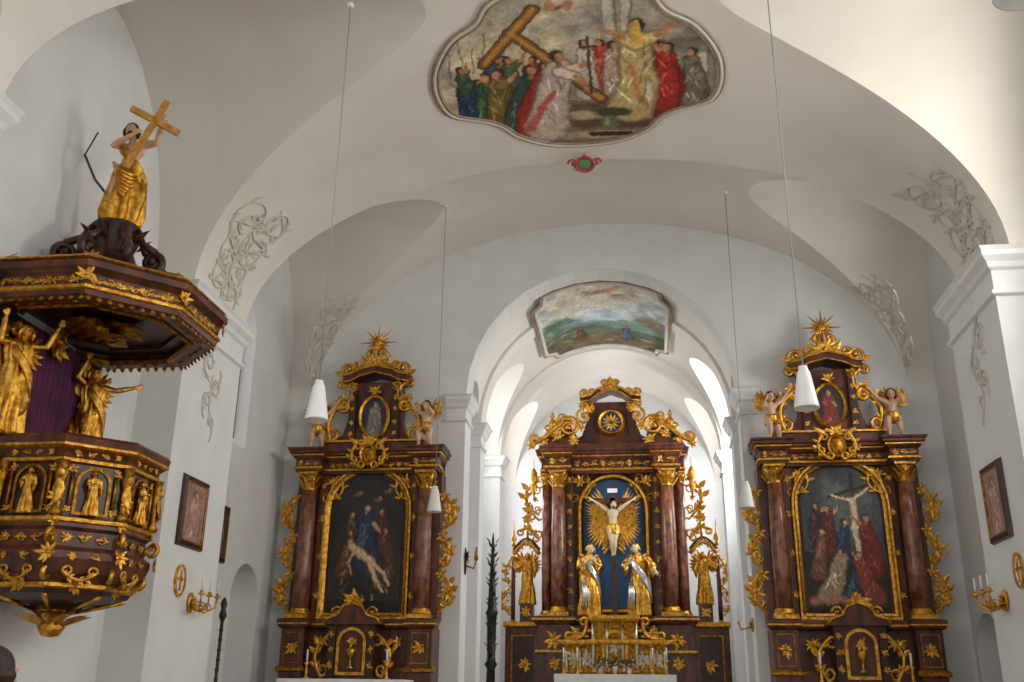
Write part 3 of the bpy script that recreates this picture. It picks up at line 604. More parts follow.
tube(mb,[(x,y,zc2(x)-.03) for x,y in dens],.05,'stucco',6,closed=True); tube(mb,[(x*1.05,23.9+(y-23.9)*1.04,zc2(x*1.05)-.03) for x,y in dens],.025,'frescoframe',6,closed=True)
mb.obj('painted_frame',fr)
# ------------------------------------------------------------------ side altars
def pieta():
    c=CV(180,320,.5,'#1a1a18')
    c.noise(6,.5,'#383630'); c.blob(.25,.66,.14,.16,'#343a3e',soft=.8); c.blob(.25,.45,.24,.34,'#34261c',soft=.9,al=.6)
    c.fig(.14,.4,.34,'#4a3c30',skin='#a88464'); c.fig(.38,.42,.34,'#5c2820',skin='#a88464',lean=-.08)
    c.fig(.25,.34,.46,'#24385a',skin='#b8967a',hair='#1c2838',lean=-.02,arm=(.2,-.2),w=.2); c.fig(.09,.26,.34,'#5c3a22',skin='#a88464',lean=.15); c.fig(.43,.26,.36,'#4c3222',skin='#a07e5e',lean=-.15)
    for w_,col in ((1.15,'#3c3024'),(1,'#9c8868'),(.65,'#ccb896')):
        c.line([(.15,.46),(.22,.4),(.3,.34)],[.036*w_,.042*w_,.032*w_],col,soft=.5); c.line([(.3,.34),(.38,.26),(.42,.17)],[.026*w_,.02*w_,.012*w_],col,soft=.5); c.line([(.28,.33),(.32,.23),(.38,.13)],[.026*w_,.02*w_,.012*w_],col,soft=.5)
    c.blob(.125,.505,.026,.032,'#3c2a1c'); c.blob(.135,.495,.019,.024,'#b89c78',soft=.5); c.line([(.18,.44),(.13,.34),(.16,.26)],[.016,.013,.009],'#b8a080',soft=.6)
    for k in range(30): c.blob(random.uniform(.08,.44),random.uniform(.08,.28),.01,.035,random.choice(['#9c8c70','#74685a','#8a4434','#4a4030','#b8a884']),rot=random.uniform(-1,1),soft=.7,al=.55)
    for x,y in ((.17,.84),(.31,.8),(.38,.86)): c.blob(x,y,.04,.02,'#7c5c44',soft=.8); c.blob(x+.02,y+.015,.016,.018,'#a07c5c',soft=.6)
    c.poly([(0,0),(0,.08),(.5,.06),(.5,0)],'#120e0a'); c.warp(30,.006); c.warp(60,.004); c.noise(50,.3); c.gain((1.15,1.0,.85)); return c
def crucif():
    c=CV(180,320,.5,'#39424a'); c.noise(5,.8,'#66706c'); c.blob(.3,.64,.26,.26,'#5c686c',soft=.9,al=.7); c.poly([(0,0),(0,.4),(.5,.32),(.5,0)],'#2a2018')
    c.line([(.32,.12),(.335,.94)],.014,'#2c1e14'); c.line([(.18,.78),(.48,.87)],.012,'#2c1e14')
    for w_,col in ((1.15,'#5c4c38'),(1,'#a8967a'),(.7,'#dccab0')):
        c.line([(.2,.79),(.33,.75),(.45,.85)],[.009*w_,.016*w_,.009*w_],col); c.line([(.33,.75),(.335,.62),(.325,.55)],[.032*w_,.025*w_,.026*w_],col,soft=.6); c.line([(.325,.55),(.34,.42),(.325,.3)],[.025*w_,.02*w_,.011*w_],col,soft=.6)
    c.blob(.32,.79,.018,.025,'#6a4a30'); c.blob(.325,.56,.04,.018,'#e8e0d0',rot=.3)
    c.fig(.07,.44,.32,'#46283a',skin='#bc9472',lean=.08,arm=(.2,.15)); c.fig(.16,.4,.34,'#6a3024',skin='#bc9472',lean=.02,arm=(.2,.2)); c.fig(.23,.32,.32,'#28406a',skin='#c09c7c',lean=.1); c.fig(.08,.24,.34,'#7c5040',skin='#c09474',lean=.1); c.fig(.15,.1,.34,'#ac9c80',skin='#c09474',lean=.22,w=.22)
    c.fig(.43,.26,.42,'#7c281c',skin='#b08464',lean=-.08,arm=(-.2,.2),w=.17); c.fig(.27,.05,.3,'#2c4a5c',skin='#bc9472',lean=.2,w=.22); c.fig(.4,.08,.34,'#904434',skin='#bc9472',lean=-.2,arm=(-.1,.2),w=.2); c.line([(.03,.06),(.14,.09),(.24,.06)],[.04,.045,.03],'#a87868',soft=.8)
    c.warp(30,.005); c.warp(60,.004); c.noise(50,.3); c.gain((1.02,.93,.82)); return c
def smallpic(bg,robe,skin='#b08c6c'):
    c=CV(60,90,.66,bg); c.noise(5,.5,'#3a2c20'); c.fig(.33,.02,.9,robe,skin=skin,w=.26,arm=(.2,-.2),hd=1.3); c.warp(12,.02); c.noise(20,.35); return c
def picture_xz(name,cv,parent,cx,hw,z0,z1,y,arched=True,oval=False):
    if oval: ol=[(.5+.5*math.cos(a),.5+.5*math.sin(a)) for a in np.linspace(0,2*pi,41)[:-1]]
    elif arched:
        ol=[((x+hw)/(2*hw),(z-z0)/(z1-z0)) for x,z in arch_path(hw,z0,z1)]
    else: ol=None
    return grid(name,cv,lambda u,v:(cx-hw+2*hw*u,y,z0+(z1-z0)*v),parent,'oilpaint',ol)
PUT=dict(head=(0,-.02,.88),neck=(0,0,.78),chest=(0,0,.68),waist=(0,0,.55),pelvis=(0,0,.44),l_sh=(-.12,0,.74),r_sh=(.12,0,.74),l_hi=(-.07,0,.42),r_hi=(.07,0,.42),l_kn=(-.1,-.14,.3),r_kn=(.1,-.06,.22),l_an=(-.1,-.1,.08),r_an=(.12,.0,.03))
PR=[(.33,0,-.03,.13,.12),(.4,0,0,.125,.11),(.5,0,0,.12,.1),(.54,0,0,.08,.07)]
def side_altar(cx,paint,ovalcv,mir):
    Y=20.4
    ro=empty('side_altar',(cx,Y,0)); n=V(0,-1,0); EX=V(1,0,0);EZ=V(0,0,1)
    mb=MB()
    box(mb,-1.1,1.1,-1.15,-.3,.8,1.72,'marble'); box(mb,-1.2,1.2,-1.25,-.2,1.72,1.8,'marble')
    box(mb,-1.23,1.23,-1.28,-.2,1.8,1.84,'cloth'); box(mb,-1.24,1.24,-1.29,-1.27,1.45,1.84,'cloth')
    box(mb,-1.45,1.45,-.25,.38,.8,2.05,'wood'); box(mb,-1.2,1.2,-.05,.38,2.05,3.0,'wood')
    for s in (-1,1):
        box(mb,s*1.32-.24,s*1.32+.24,-.38,.38,.8,2.85,'wood')
        relief(mb,(s*1.32,-.39,2.45),EX,EZ,n,.28,.3,'gold',.3); sweep(mb,[(s*1.32-.17,2.15),(s*1.32-.17,2.75),(s*1.32+.17,2.75),(s*1.32+.17,2.15)],[(0,-.385),(.0,-.4),(.02,-.4),(.02,-.385)],'golddark',XZ,closed=True)
    bp=[(-1.46,.38),(-1.46,-.2),(-1.58,-.2),(-1.58,-.4),(-1.06,-.4),(-1.06,-.15),(1.06,-.15),(1.06,-.4),(1.58,-.4),(1.58,-.2),(1.46,-.2),(1.46,.38)]
    sweep(mb,bp,[(0,1.98),(.04,2.0),(.04,2.06),(0,2.1)],'golddark'); sweep(mb,bp,[(0,2.82),(.05,2.86),(.07,2.94),(.07,3.0),(0,3.02)],'wood'); sweep(mb,bp,[(.055,2.9),(.075,2.9),(.075,2.93),(.055,2.93)],'gold')
    relief(mb,(-.8,-.17,2.55),EX,EZ,n,.4,.3,'gold'); relief(mb,(.8,-.17,2.55),EX,EZ,n,.4,.3,'gold')
    box(mb,-1.25,1.25,.0,.38,3.0,6.05,'wood')
    for s in (-1,1):
        box(mb,s*1.45-.13,s*1.45+.13,-.05,.38,3.0,6.05,'wood'); column(mb,(s*1.27,-.22),.165,3.02,6.05,'marble')
        box(mb,s*1.0-.09,s*1.0+.09,-.06,.1,3.0,6.05,'wood')
        filigree(mb,s*1.58,3.15,5.6,.42,.0,'gold',s,n=3)
        for z in (3.5,4.3,5.1,5.8): acan(mb,(s*1.0,-.08,z),n,.08,'gold',6)
    ap=arch_path(.86,3.12,6.14)
    sweep(mb,ap,[(-.12,-.02),(-.12,-.08),(-.09,-.12),(-.05,-.12),(-.02,-.08),(.03,-.05)],'gold',XZ,closed=True)
    for s in (-1,1):
        acan(mb,(s*.8,-.07,5.88),n,.16,'gold',7); cs(mb,V(s*.97,-.07,5.45),V(s*.62,-.07,6.02),n,.3*s,'gold',.018,2)
    ep=[(-1.5,.38),(-1.5,-.1),(-1.53,-.1),(-1.53,-.42),(-1.02,-.42),(-1.02,-.12),(1.02,-.12),(1.02,-.42),(1.53,-.42),(1.53,-.1),(1.5,-.1),(1.5,.38)]
    entab(mb,ep,6.05,6.55); prism(mb,[(x,y) for x,y in ep],6.05,6.55,'wood',lambda u,v,w:(u,v,w))
    for s in (-1,1): relief(mb,(s*1.27,-.44,6.23),EX,EZ,n,.5,.14,'gold')
    relief(mb,(0,-.15,6.23),EX,EZ,n,1.8,.14,'gold')
    ell(mb,(0,-.3,6.42),(.15,.07,.2),'golddark'); sweep(mb,[(.16*math.cos(a),6.42+.22*math.sin(a)) for a in np.linspace(0,2*pi,21)[:-1]],[(-.03,-.33),(.02,-.37),(.04,-.3)],'gold',XZ,closed=True)
    for s in (-1,1):
        cs(mb,V(s*.14,-.35,6.12),V(s*.26,-.35,6.68),n,-.3*s,'gold',.028,3); spiral(mb,(s*.32,-.33,6.3),(s,0,0),EZ,.11,1.4,'gold',.025)
        leaf(mb,V(s*.2,-.35,6.65),V(s,0,.6),n,.26,.12,'gold')
    acan(mb,(0,-.38,6.65),n,.2,'gold',7,spread=3.2)
    box(mb,-1.15,1.15,-.1,.38,6.55,6.78,'wood'); sweep(mb,[(-1.15,.3),(-1.15,-.1),(1.15,-.1),(1.15,.3)],[(0,6.74),(.04,6.76),(.04,6.8),(0,6.82)],'gold')
    prism(mb,[(-.9,6.78),(-.7,6.95),(-.6,7.3),(-.57,8.15),(.57,8.15),(.6,7.3),(.7,6.95),(.9,6.78)],0,.38,'wood')
    for s in (-1,1):
        box(mb,s*.49-.08,s*.49+.08,-.1,.05,6.8,8.1,'woodd'); capital(mb,(s*.49,-.04,7.92),.07,.18,'gold')
        cs(mb,V(s*.96,-.06,6.82),V(s*.66,-.06,7.7),n,-.22*s,'gold',.05,3)
        cs(mb,V(s*.66,-.06,7.55),V(s*.78,-.06,8.2),n,.3*s,'gold',.04,3); acan(mb,(s*.76,-.05,7.75),n,.15,'gold',7)
        for z in (6.95,7.2,7.5,7.75): acan(mb,(s*.49,-.12,z),n,.07,'gold',6)
    sweep(mb,[(.33*math.cos(a),7.35+.48*math.sin(a)) for a in np.linspace(0,2*pi,33)[:-1]],[(-.05,-.02),(-.05,-.06),(.0,-.1),(.04,-.06),(.05,0)],'gold',XZ,closed=True)
    acan(mb,(0,-.1,7.93),n,.15,'gold',7)
    tp=[(-.72,8.12),(-.55,8.14),(-.35,8.25),(0,8.34),(.35,8.25),(.55,8.14),(.72,8.12)]
    prism(mb,[(x,z) for x,z in tp]+[(.72,8.24),(.78,8.3),(.55,8.3),(.3,8.42),(0,8.5),(-.3,8.42),(-.55,8.3),(-.78,8.3),(-.72,8.24)],-.2,.38,'wood')
    tube(mb,[(x,-.21,z) for x,z in tp],.02,'gold',6); tube(mb,[(x*1.05,-.22,z+.15) for x,z in tp],.025,'gold',6)
    for s in (-1,1):
        spiral(mb,(s*.62,-.12,8.42),(s,0,0),EZ,.17,1.5,'gold',.045,a0=-1.2); cs(mb,V(s*.5,-.12,8.45),V(s*.08,-.12,8.85),n,.25*s,'gold',.04,3)
        leaf(mb,V(s*.7,-.12,8.3),V(s,0,.3),n,.25,.14,'gold'); leaf(mb,V(s*.2,-.12,8.5),V(s*.6,0,1),n,.3,.14,'gold')
    acan(mb,(0,-.15,8.55),n,.26,'gold',9,spread=3.6)
    zc=9.08; tube(mb,[(0,0,8.5),(0,0,zc)],.03,'gold',6)
    for k in range(16):
        a=2*pi*k/16; L=.46 if k%2==0 else .3; d=V(math.cos(a),0,math.sin(a)); p=V(0,-.05,zc)
        t=d.cross(n); mb.add([p+t*.045,p-t*.045,p+d*L,p+n*.04,p-n*.03],[(0,3,2),(3,1,2),(0,4,2),(4,1,2)],'gold')
    ell(mb,(0,-.07,zc),(.09,.04,.09),'gold')
    box(mb,-.46,.46,-.62,-.1,1.84,2.9,'wood')
    for s in (-1,1):
        box(mb,s*.4-.07,s*.4+.07,-.7,-.5,1.84,2.85,'woodd'); cs(mb,V(s*.62,-.55,1.9),V(s*.5,-.55,2.7),n,-.25*s,'gold',.035,3)
        for z in (2.1,2.4,2.7): acan(mb,(s*.4,-.72,z),n,.08,'gold',6)
    prism(mb,[(-.58,2.88),(.58,2.88),(.5,3.0),(.3,3.05),(.2,3.22),(0,3.28),(-.2,3.22),(-.3,3.05),(-.5,3.0)],-.74,-.1,'wood')
    tube(mb,[(x,-.75,z) for x,z in ((-.58,2.9),(-.5,3.0),(-.3,3.06),(-.2,3.22),(0,3.3),(.2,3.22),(.3,3.06),(.5,3.0),(.58,2.9))],.03,'gold',6)
    sweep(mb,arch_path(.27,1.95,2.8),[(-.03,-.62),(-.03,-.68),(.03,-.68),(.03,-.62)],'gold',XZ,closed=True)
    acan(mb,(0,-.66,2.55),n,.12,'gold',9); lathe(mb,[(.09,0),(.02,.04),(.02,.2),(.09,.25),(.1,.36),(.02,.4)],(0,-.66,2.05),10,'gold')
    for s in (-1,1): spiral(mb,(s*.35,-.6,3.12),(s,0,0),EZ,.12,1.4,'gold',.03)
    acan(mb,(0,-.7,3.3),n,.24,'gold',9,spread=3.6); ell(mb,(0,-.6,3.42),.08,'gold')
    for s in (-1,1):
        lathe(mb,[(.09,0),(.03,.05),(.025,.25),(.06,.3),(.02,.32)],(s*.8,-.9,1.84),10,'gold'); lathe(mb,[(.02,.32),(.02,.55)],(s*.8,-.9,1.84),8,'white')
    mb.obj('structure',ro)
    picture_xz('altarpiece',paint,ro,0,.77,3.2,6.06,-.05)
    picture_xz('attic_painting',ovalcv,ro,0,.29,6.88,7.82,-.03,oval=True)
    figure('putto',ro,(-1.22,-.2,6.55),1.1,.3,dict(PUT,l_el=(-.2,-.1,.66),l_ha=(-.16,-.22,.8),r_el=(.24,0,.82),r_ha=(.36,-.05,1.0)),'flesh',robe=PR,hair='hair',wings='gold',hs=1.45,fat=1.25,fine=80)
    figure('putto',ro,(1.22,-.2,6.55),1.1,-.3,dict(PUT,r_el=(.2,-.1,.66),r_ha=(.16,-.22,.8),l_el=(-.24,0,.82),l_ha=(-.36,-.05,1.0)),'flesh',robe=PR,hair='hair',wings='gold',hs=1.45,fat=1.25,fine=80)
    return ro
side_altar(-4.97,pieta(),smallpic('#2a3040','#8a8478'),False)
side_altar(4.78,crucif(),smallpic('#1c2a22','#8a3428'),True)
# ------------------------------------------------------------------ high altar
def high_altar():
    ro=empty('high_altar',(.03,27.8,0)); n=V(0,-1,0);EX=V(1,0,0);EZ=V(0,0,1); mb=MB()
    box(mb,-1.4,1.4,-1.9,-.6,1.0,2.02,'marble'); box(mb,-1.48,1.48,-2.0,-.6,2.02,2.09,'marble'); box(mb,-1.5,1.5,-2.02,-.6,2.09,2.13,'cloth'); box(mb,-1.51,1.51,-2.03,-2.01,1.75,2.13,'cloth')
    box(mb,-2.2,2.2,-.4,.6,1.0,3.35,'wood')
    for s in (-1,1):
        box(mb,s*1.62-.42,s*1.62+.42,-.65,.6,1.0,3.5,'wood'); relief(mb,(s*1.62,-.66,3.0),EX,EZ,n,.6,.5,'gold',.35); relief(mb,(s*1.62,-.66,2.4),EX,EZ,n,.6,.4,'gold',.35)
        box(mb,s*2.45-.55,s*2.45+.55,-.2,.5,1.0,3.45,'wood'); box(mb,s*2.45-.38,s*2.45+.38,-.25,-.2,1.4,3.2,'woodd')
        sweep(mb,[(s*2.45-.36,1.6),(s*2.45-.36,3.15),(s*2.45+.36,3.15),(s*2.45+.36,1.6)],[(-.02,-.25),(-.02,-.28),(.02,-.28),(.02,-.25)],'golddark',XZ,closed=True)
        relief(mb,(s*2.45,-.28,2.4),EX,EZ,n,.5,.4,'gold',.3)
        p=[(s*3.0,.5),(s*3.0,-.22),(s*2.1,-.22)]
        sweep(mb,p if s<0 else p[::-1],[(0,3.35),(.06,3.4),(.06,3.5),(0,3.52)],'gold')
    bp=[(-2.1,.5),(-2.1,-.68),(-1.15,-.68),(-1.15,-.42),(1.15,-.42),(1.15,-.68),(2.1,-.68),(2.1,.5)]
    sweep(mb,bp,[(0,3.4),(.07,3.46),(.1,3.56),(.1,3.62),(0,3.64)],'wood'); sweep(mb,bp,[(.0,2.7),(.03,2.7),(.03,2.76),(.0,2.76)],'gold'); sweep(mb,bp,[(.1,3.52),(.12,3.52),(.12,3.57),(.1,3.57)],'gold')
    prism(mb,bp,3.4,3.62,'wood',lambda u,v,w:(u,v,w))
    box(mb,-1.95,1.95,.1,.6,3.6,7.7,'wood')
    for s in (-1,1):
        column(mb,(s*1.52,-.35),.2,3.64,7.62,'marble'); column(mb,(s*1.88,-.02),.14,3.64,7.62,'marble'); box(mb,s*1.2-.08,s*1.2+.08,-.05,.2,3.62,7.62,'wood')
        for k in range(9): acan(mb,(s*1.22,-.07,3.9+.44*k),n,.1,'gold',6)
        filigree(mb,s*2.1,6.3,7.5,.25,.0,'gold',s,n=1)
    sweep(mb,arch_path(1.0,3.75,7.6),[(-.05,.1),(-.05,-.02),(.03,-.1),(.1,-.1),(.14,-.02),(.16,.1)],'gold',XZ,closed=True)
    for s in (-1,1): acan(mb,(s*.95,-.03,7.4),n,.2,'gold',7); cs(mb,V(s*1.12,-.03,6.8),V(s*.7,-.03,7.58),n,.3*s,'gold',.02,2)
    ep=[(-2.0,.6),(-2.0,-.1),(-1.85,-.1),(-1.85,-.58),(-1.2,-.58),(-1.2,-.15),(1.2,-.15),(1.2,-.58),(1.85,-.58),(1.85,-.1),(2.0,-.1),(2.0,.6)]
    entab(mb,ep,7.6,8.3); prism(mb,ep,7.6,8.3,'wood',lambda u,v,w:(u,v,w))
    for s in (-1,1): relief(mb,(s*1.52,-.62,7.88),EX,EZ,n,.6,.22,'gold')
    relief(mb,(0,-.19,7.88),EX,EZ,n,2.2,.22,'gold')
    box(mb,-1.9,1.9,-.1,.5,8.3,8.5,'wood')
    prism(mb,[(-1.3,8.5),(-.85,8.75),(-.7,9.2),(-.68,9.75),(.68,9.75),(.7,9.2),(.85,8.75),(1.3,8.5)],0,.4,'wood')
    for s in (-1,1):
        prism(mb,[(s*2.15,8.35),(s*1.2,8.35),(s*1.0,8.75),(s*1.2,9.0),(s*1.5,8.95),(s*1.8,8.75)],-.05,.35,'wood')
        spiral(mb,(s*1.22,-.12,9.0),(-s,0,0),EZ,.3,1.8,'gold',.07,a0=2.4,flip=-1); tube(mb,[(s*1.0,-.12,9.2),(s*1.3,-.12,9.25),(s*1.6,-.12,9.0),(s*1.9,-.12,8.7),(s*2.25,-.12,8.5),(s*2.4,-.12,8.6)],[.05,.07,.08,.08,.06,.04],'gold',7)
        spiral(mb,(s*2.2,-.12,8.62),(s,0,0),EZ,.2,1.5,'gold',.05,a0=-1.4); spiral(mb,(s*.78,-.12,9.3),(-s,0,0),EZ,.22,1.5,'gold',.05,a0=2)
        for x,z,q in ((1.55,8.75,.2),(1.95,8.6,.17),(1.1,8.6,.2),(.88,9.0,.16),(.8,9.6,.15),(2.3,8.45,.15),(1.5,9.15,.16)): acan(mb,(s*x,-.12,z),n,q,'gold',8)
        cs(mb,V(s*1.9,-.1,8.9),V(s*1.35,-.1,9.35),n,.2*s,'gold',.035,3); capital(mb,(s*.6,-.06,9.4),.1,.3,'gold'); box(mb,s*.6-.09,s*.6+.09,-.14,.05,8.5,9.42,'woodd')
        lathe(mb,[(.03,0),(.09,.05),(.12,.15),(.06,.28),(.03,.3),(.08,.36),(.02,.5)],(s*1.7,-.1,8.95),10,'gold')
    sweep(mb,[(.36*math.cos(a),9.12+.36*math.sin(a)) for a in np.linspace(0,2*pi,29)[:-1]],[(-.06,0),(-.06,-.1),(0,-.15),(.05,-.08),(.06,0)],'gold',XZ,closed=True)
    prism(mb,[(.34*math.cos(a),9.12+.34*math.sin(a)) for a in np.linspace(0,2*pi,25)[:-1]],-.04,.0,'blue')
    for k in range(12): a=2*pi*k/12; leaf(mb,V(.06*math.cos(a),-.06,9.12+.06*math.sin(a)),V(math.cos(a),0,math.sin(a)),n,.22,.07,'gold')
    tp=[(-.85,9.72),(-.6,9.75),(-.35,9.95),(0,10.08),(.35,9.95),(.6,9.75),(.85,9.72)]
    prism(mb,tp+[(.9,9.85),(.6,9.9),(.35,10.1),(0,10.22),(-.35,10.1),(-.6,9.9),(-.9,9.85)],-.22,.4,'wood')
    tube(mb,[(x,-.23,z) for x,z in tp],.03,'gold',6); tube(mb,[(x,-.24,z+.15) for x,z in tp],.035,'gold',6)
    for s in (-1,1): spiral(mb,(s*.75,-.15,10.0),(s,0,0),EZ,.15,1.4,'gold',.04,a0=-1.2); cs(mb,V(s*.6,-.15,9.98),V(s*.1,-.15,10.35),n,.2*s,'gold',.04,3)
    acan(mb,(0,-.2,10.15),n,.3,'gold',11,spread=3.8); lathe(mb,[(.02,0),(.1,.06),(.12,.14),(.02,.26)],(0,-.1,10.25),10,'gold')
    for s in (-1,1):
        x0,x1=s*2.08,s*2.82
        column(mb,(x1,.0),.06,3.5,5.3,'wood')
        lathe(mb,[(.02,0),(.07,.05),(.03,.12),(.09,.22),(.02,.4),(.01,.75)],(x1,0,5.55),8,'gold')
        pts=[(x0+(x1-x0)*k/10,-.02,5.35+.32*math.sin(pi*k/10)) for k in range(11)]
        tube(mb,pts,.06,'gold',7); tube(mb,[(x,y,z+.12) for x,y,z in pts],.035,'wood',7)
        for k in (1,3,5,7,9): acan(mb,pts[k],n,.13,'gold',7)
        cs(mb,V(s*2.1,-.05,5.75),V(s*2.7,-.05,6.0),n,.3*s,'gold',.03,3); cs(mb,V(s*2.08,-.05,5.8),V(s*2.35,-.05,6.5),n,-.25*s,'gold',.03,3)
        tube(mb,[(s*2.42,-.02,5.7),(s*2.42,-.02,6.3)],.04,'gold',6); acan(mb,(s*2.42,-.05,6.35),n,.18,'gold',8); lathe(mb,[(.02,0),(.07,.1),(.02,.25),(.01,.4)],(s*2.42,-.02,6.35),8,'gold')
        box(mb,s*2.42-.18,s*2.42+.18,-.25,.2,3.5,3.98,'wood'); relief(mb,(s*2.42,-.26,3.75),EX,EZ,n,.3,.3,'gold')
        filigree(mb,s*2.9,3.7,5.2,.2,0,'gold',s,n=2,r=.02)
        lathe(mb,[(.01,0),(.05,.2),(.09,.3),(.05,.45),(.1,.55),(.1,.75),(.01,.9)],(s*2.22,-.3,6.85),10,'gold'); tube(mb,[(s*2.22,-.3,7.7),(s*2.22,-.3,8.0)],.01,'gold',4)
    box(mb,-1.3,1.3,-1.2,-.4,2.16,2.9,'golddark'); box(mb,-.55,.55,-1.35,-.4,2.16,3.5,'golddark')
    for x in (-1.25,-.9,-.55,-.2,.2,.55,.9,1.25):
        yy=-1.42 if abs(x)<.6 else -1.27; zt=3.45 if abs(x)<.6 else 2.85
        column(mb,(x,yy),.045,2.2,zt,'silver')
    for x in (-1.07,-.72,.72,1.07): relief(mb,(x,-1.22,2.5),EX,EZ,n,.25,.5,'silver',.25); acan(mb,(x,-1.25,2.5),n,.14,'silver',8)
    sweep(mb,[(-1.35,-.4),(-1.35,-1.34),(-.62,-1.34),(-.62,-1.5),(.62,-1.5),(.62,-1.34),(1.35,-1.34),(1.35,-.4)],[(0,2.86),(.05,2.9),(.05,2.98),(0,3.0)],'gold')
    sweep(mb,[(-.6,-.4),(-.6,-1.5),(.6,-1.5),(.6,-.4)],[(0,3.44),(.06,3.5),(.06,3.58),(0,3.6)],'gold'); box(mb,-.6,.6,-1.5,-.4,3.44,3.6,'gold')
    sweep(mb,arch_path(.3,2.25,3.2),[(-.03,-1.35),(-.03,-1.42),(.04,-1.42),(.04,-1.35)],'gold',XZ,closed=True); acan(mb,(0,-1.4,2.8),n,.2,'silver',10)
    for s in (-1,1):
        cs(mb,V(s*1.25,-1.3,3.0),V(s*.7,-1.3,3.5),n,.3*s,'gold',.04,3); acan(mb,(s*1.0,-1.3,3.15),n,.2,'gold',8)
        for x in (.95,1.3): lathe(mb,[(.08,0),(.025,.05),(.025,.3),(.06,.34),(.02,.36)],(s*x,-1.6,2.13),10,'gold'); lathe(mb,[(.018,.36),(.018,.65)],(s*x,-1.6,2.13),8,'white')
    mb.obj('structure',ro)
    c=CV(80,160,.52,'#163a5a'); c.blob(.26,.6,.3,.5,'#2a6088',soft=.9,al=.8); c.noise(5,.25,'#102a44'); c.noise(30,.12)
    picture_xz('blue_backdrop',c,ro,0,1.0,3.75,7.6,.05)
    mb=MB(); box(mb,-.07,.07,-.32,-.22,3.6,7.25,'wood'); box(mb,-.66,.66,-.32,-.22,6.72,6.86,'wood')
    for k in range(40):
        a=math.radians(-62+124*(k%20)/19)+(pi if k>=20 else 0); cz=6.3; d=V(math.cos(a)*1.0,0,math.sin(a)*1.0)
        L=.62+.3*abs(math.sin(a))+random.uniform(-.05,.05); leaf(mb,V(0,-.2,cz)+d*.1,d,n,L,.12,'gold')
    for s in (-1,1):
        for k in range(10):
            p=V(s*(.1+.03*math.sin(k)),-.19,6.6-.12*k); leaf(mb,p,V(s*.8,0,-.9),n,.42-.015*k,.11,'gold')
    box(mb,-.14,.14,-.35,-.32,7.0,7.12,'cloth'); mb.obj('crucifix',ro)
    CR=dict(head=(.02,-.05,.9),l_sh=(-.1,0,.82),r_sh=(.1,0,.82),l_el=(-.21,.01,.9),r_el=(.21,.01,.9),l_ha=(-.34,.03,.99),r_ha=(.34,.03,.99),l_kn=(-.03,-.06,.29),r_kn=(.03,-.06,.29),l_an=(-.015,.0,.05),r_an=(.015,-.03,.06))
    figure('christ',ro,(0,-.4,5.2),1.6,0,CR,'fleshpale',robe='loin',robemat='gold',hair='hair',beard=True,fine=110)
    figure('mary',ro,(-.66,-.75,3.62),1.9,.25,dict(l_el=(-.15,-.04,.66),l_ha=(-.04,-.15,.74),r_el=(.15,-.04,.66),r_ha=(.04,-.16,.74),head=(.02,-.02,.93)),'fleshpale',robe='full',hair='gold',sleeves=True,sash=True,sashmat='silverleaf')
    figure('john',ro,(.66,-.75,3.62),1.9,-.25,dict(l_el=(-.2,-.05,.68),l_ha=(-.1,-.16,.7),r_el=(.19,-.02,.7),r_ha=(.27,-.12,.6),head=(-.03,-.03,.93)),'fleshpale',robe='full',hair='gold',sleeves=True,sash=True,sashmat='silverleaf')
    for s in (-1,1):
        figure('saint',ro,(s*2.42,-.05,3.98),1.4,-.2*s,dict(l_el=(-.2,-.05,.7),l_ha=(-.3,-.1,.84),r_el=(.17,-.05,.66),r_ha=(.08,-.16,.62)) if s<0 else dict(r_el=(.2,-.05,.7),r_ha=(.3,-.1,.84),l_el=(-.17,-.05,.66),l_ha=(-.08,-.16,.62)),'gold',robe='full',hair='gold',sleeves=True,wings='gold',fine=90)
    mb=MB()
    for cx in (-.35,.0,.35):
        lathe(mb,[(.05,0),(.08,.1),(.05,.2)],(cx,-1.7,2.13),10,'silver')
        for k in range(26):
            p=V(cx+random.gauss(0,.09),-1.7+random.gauss(0,.06),2.38+random.gauss(0,.06)); leaf(mb,p,V(random.uniform(-1,1),random.uniform(-1,0),1),n,.1,.06,'leafgreen'); ell(mb,p,.025,'flower' ,su=6,sv=4)
    mb.obj('flower_vases',ro)
high_altar()
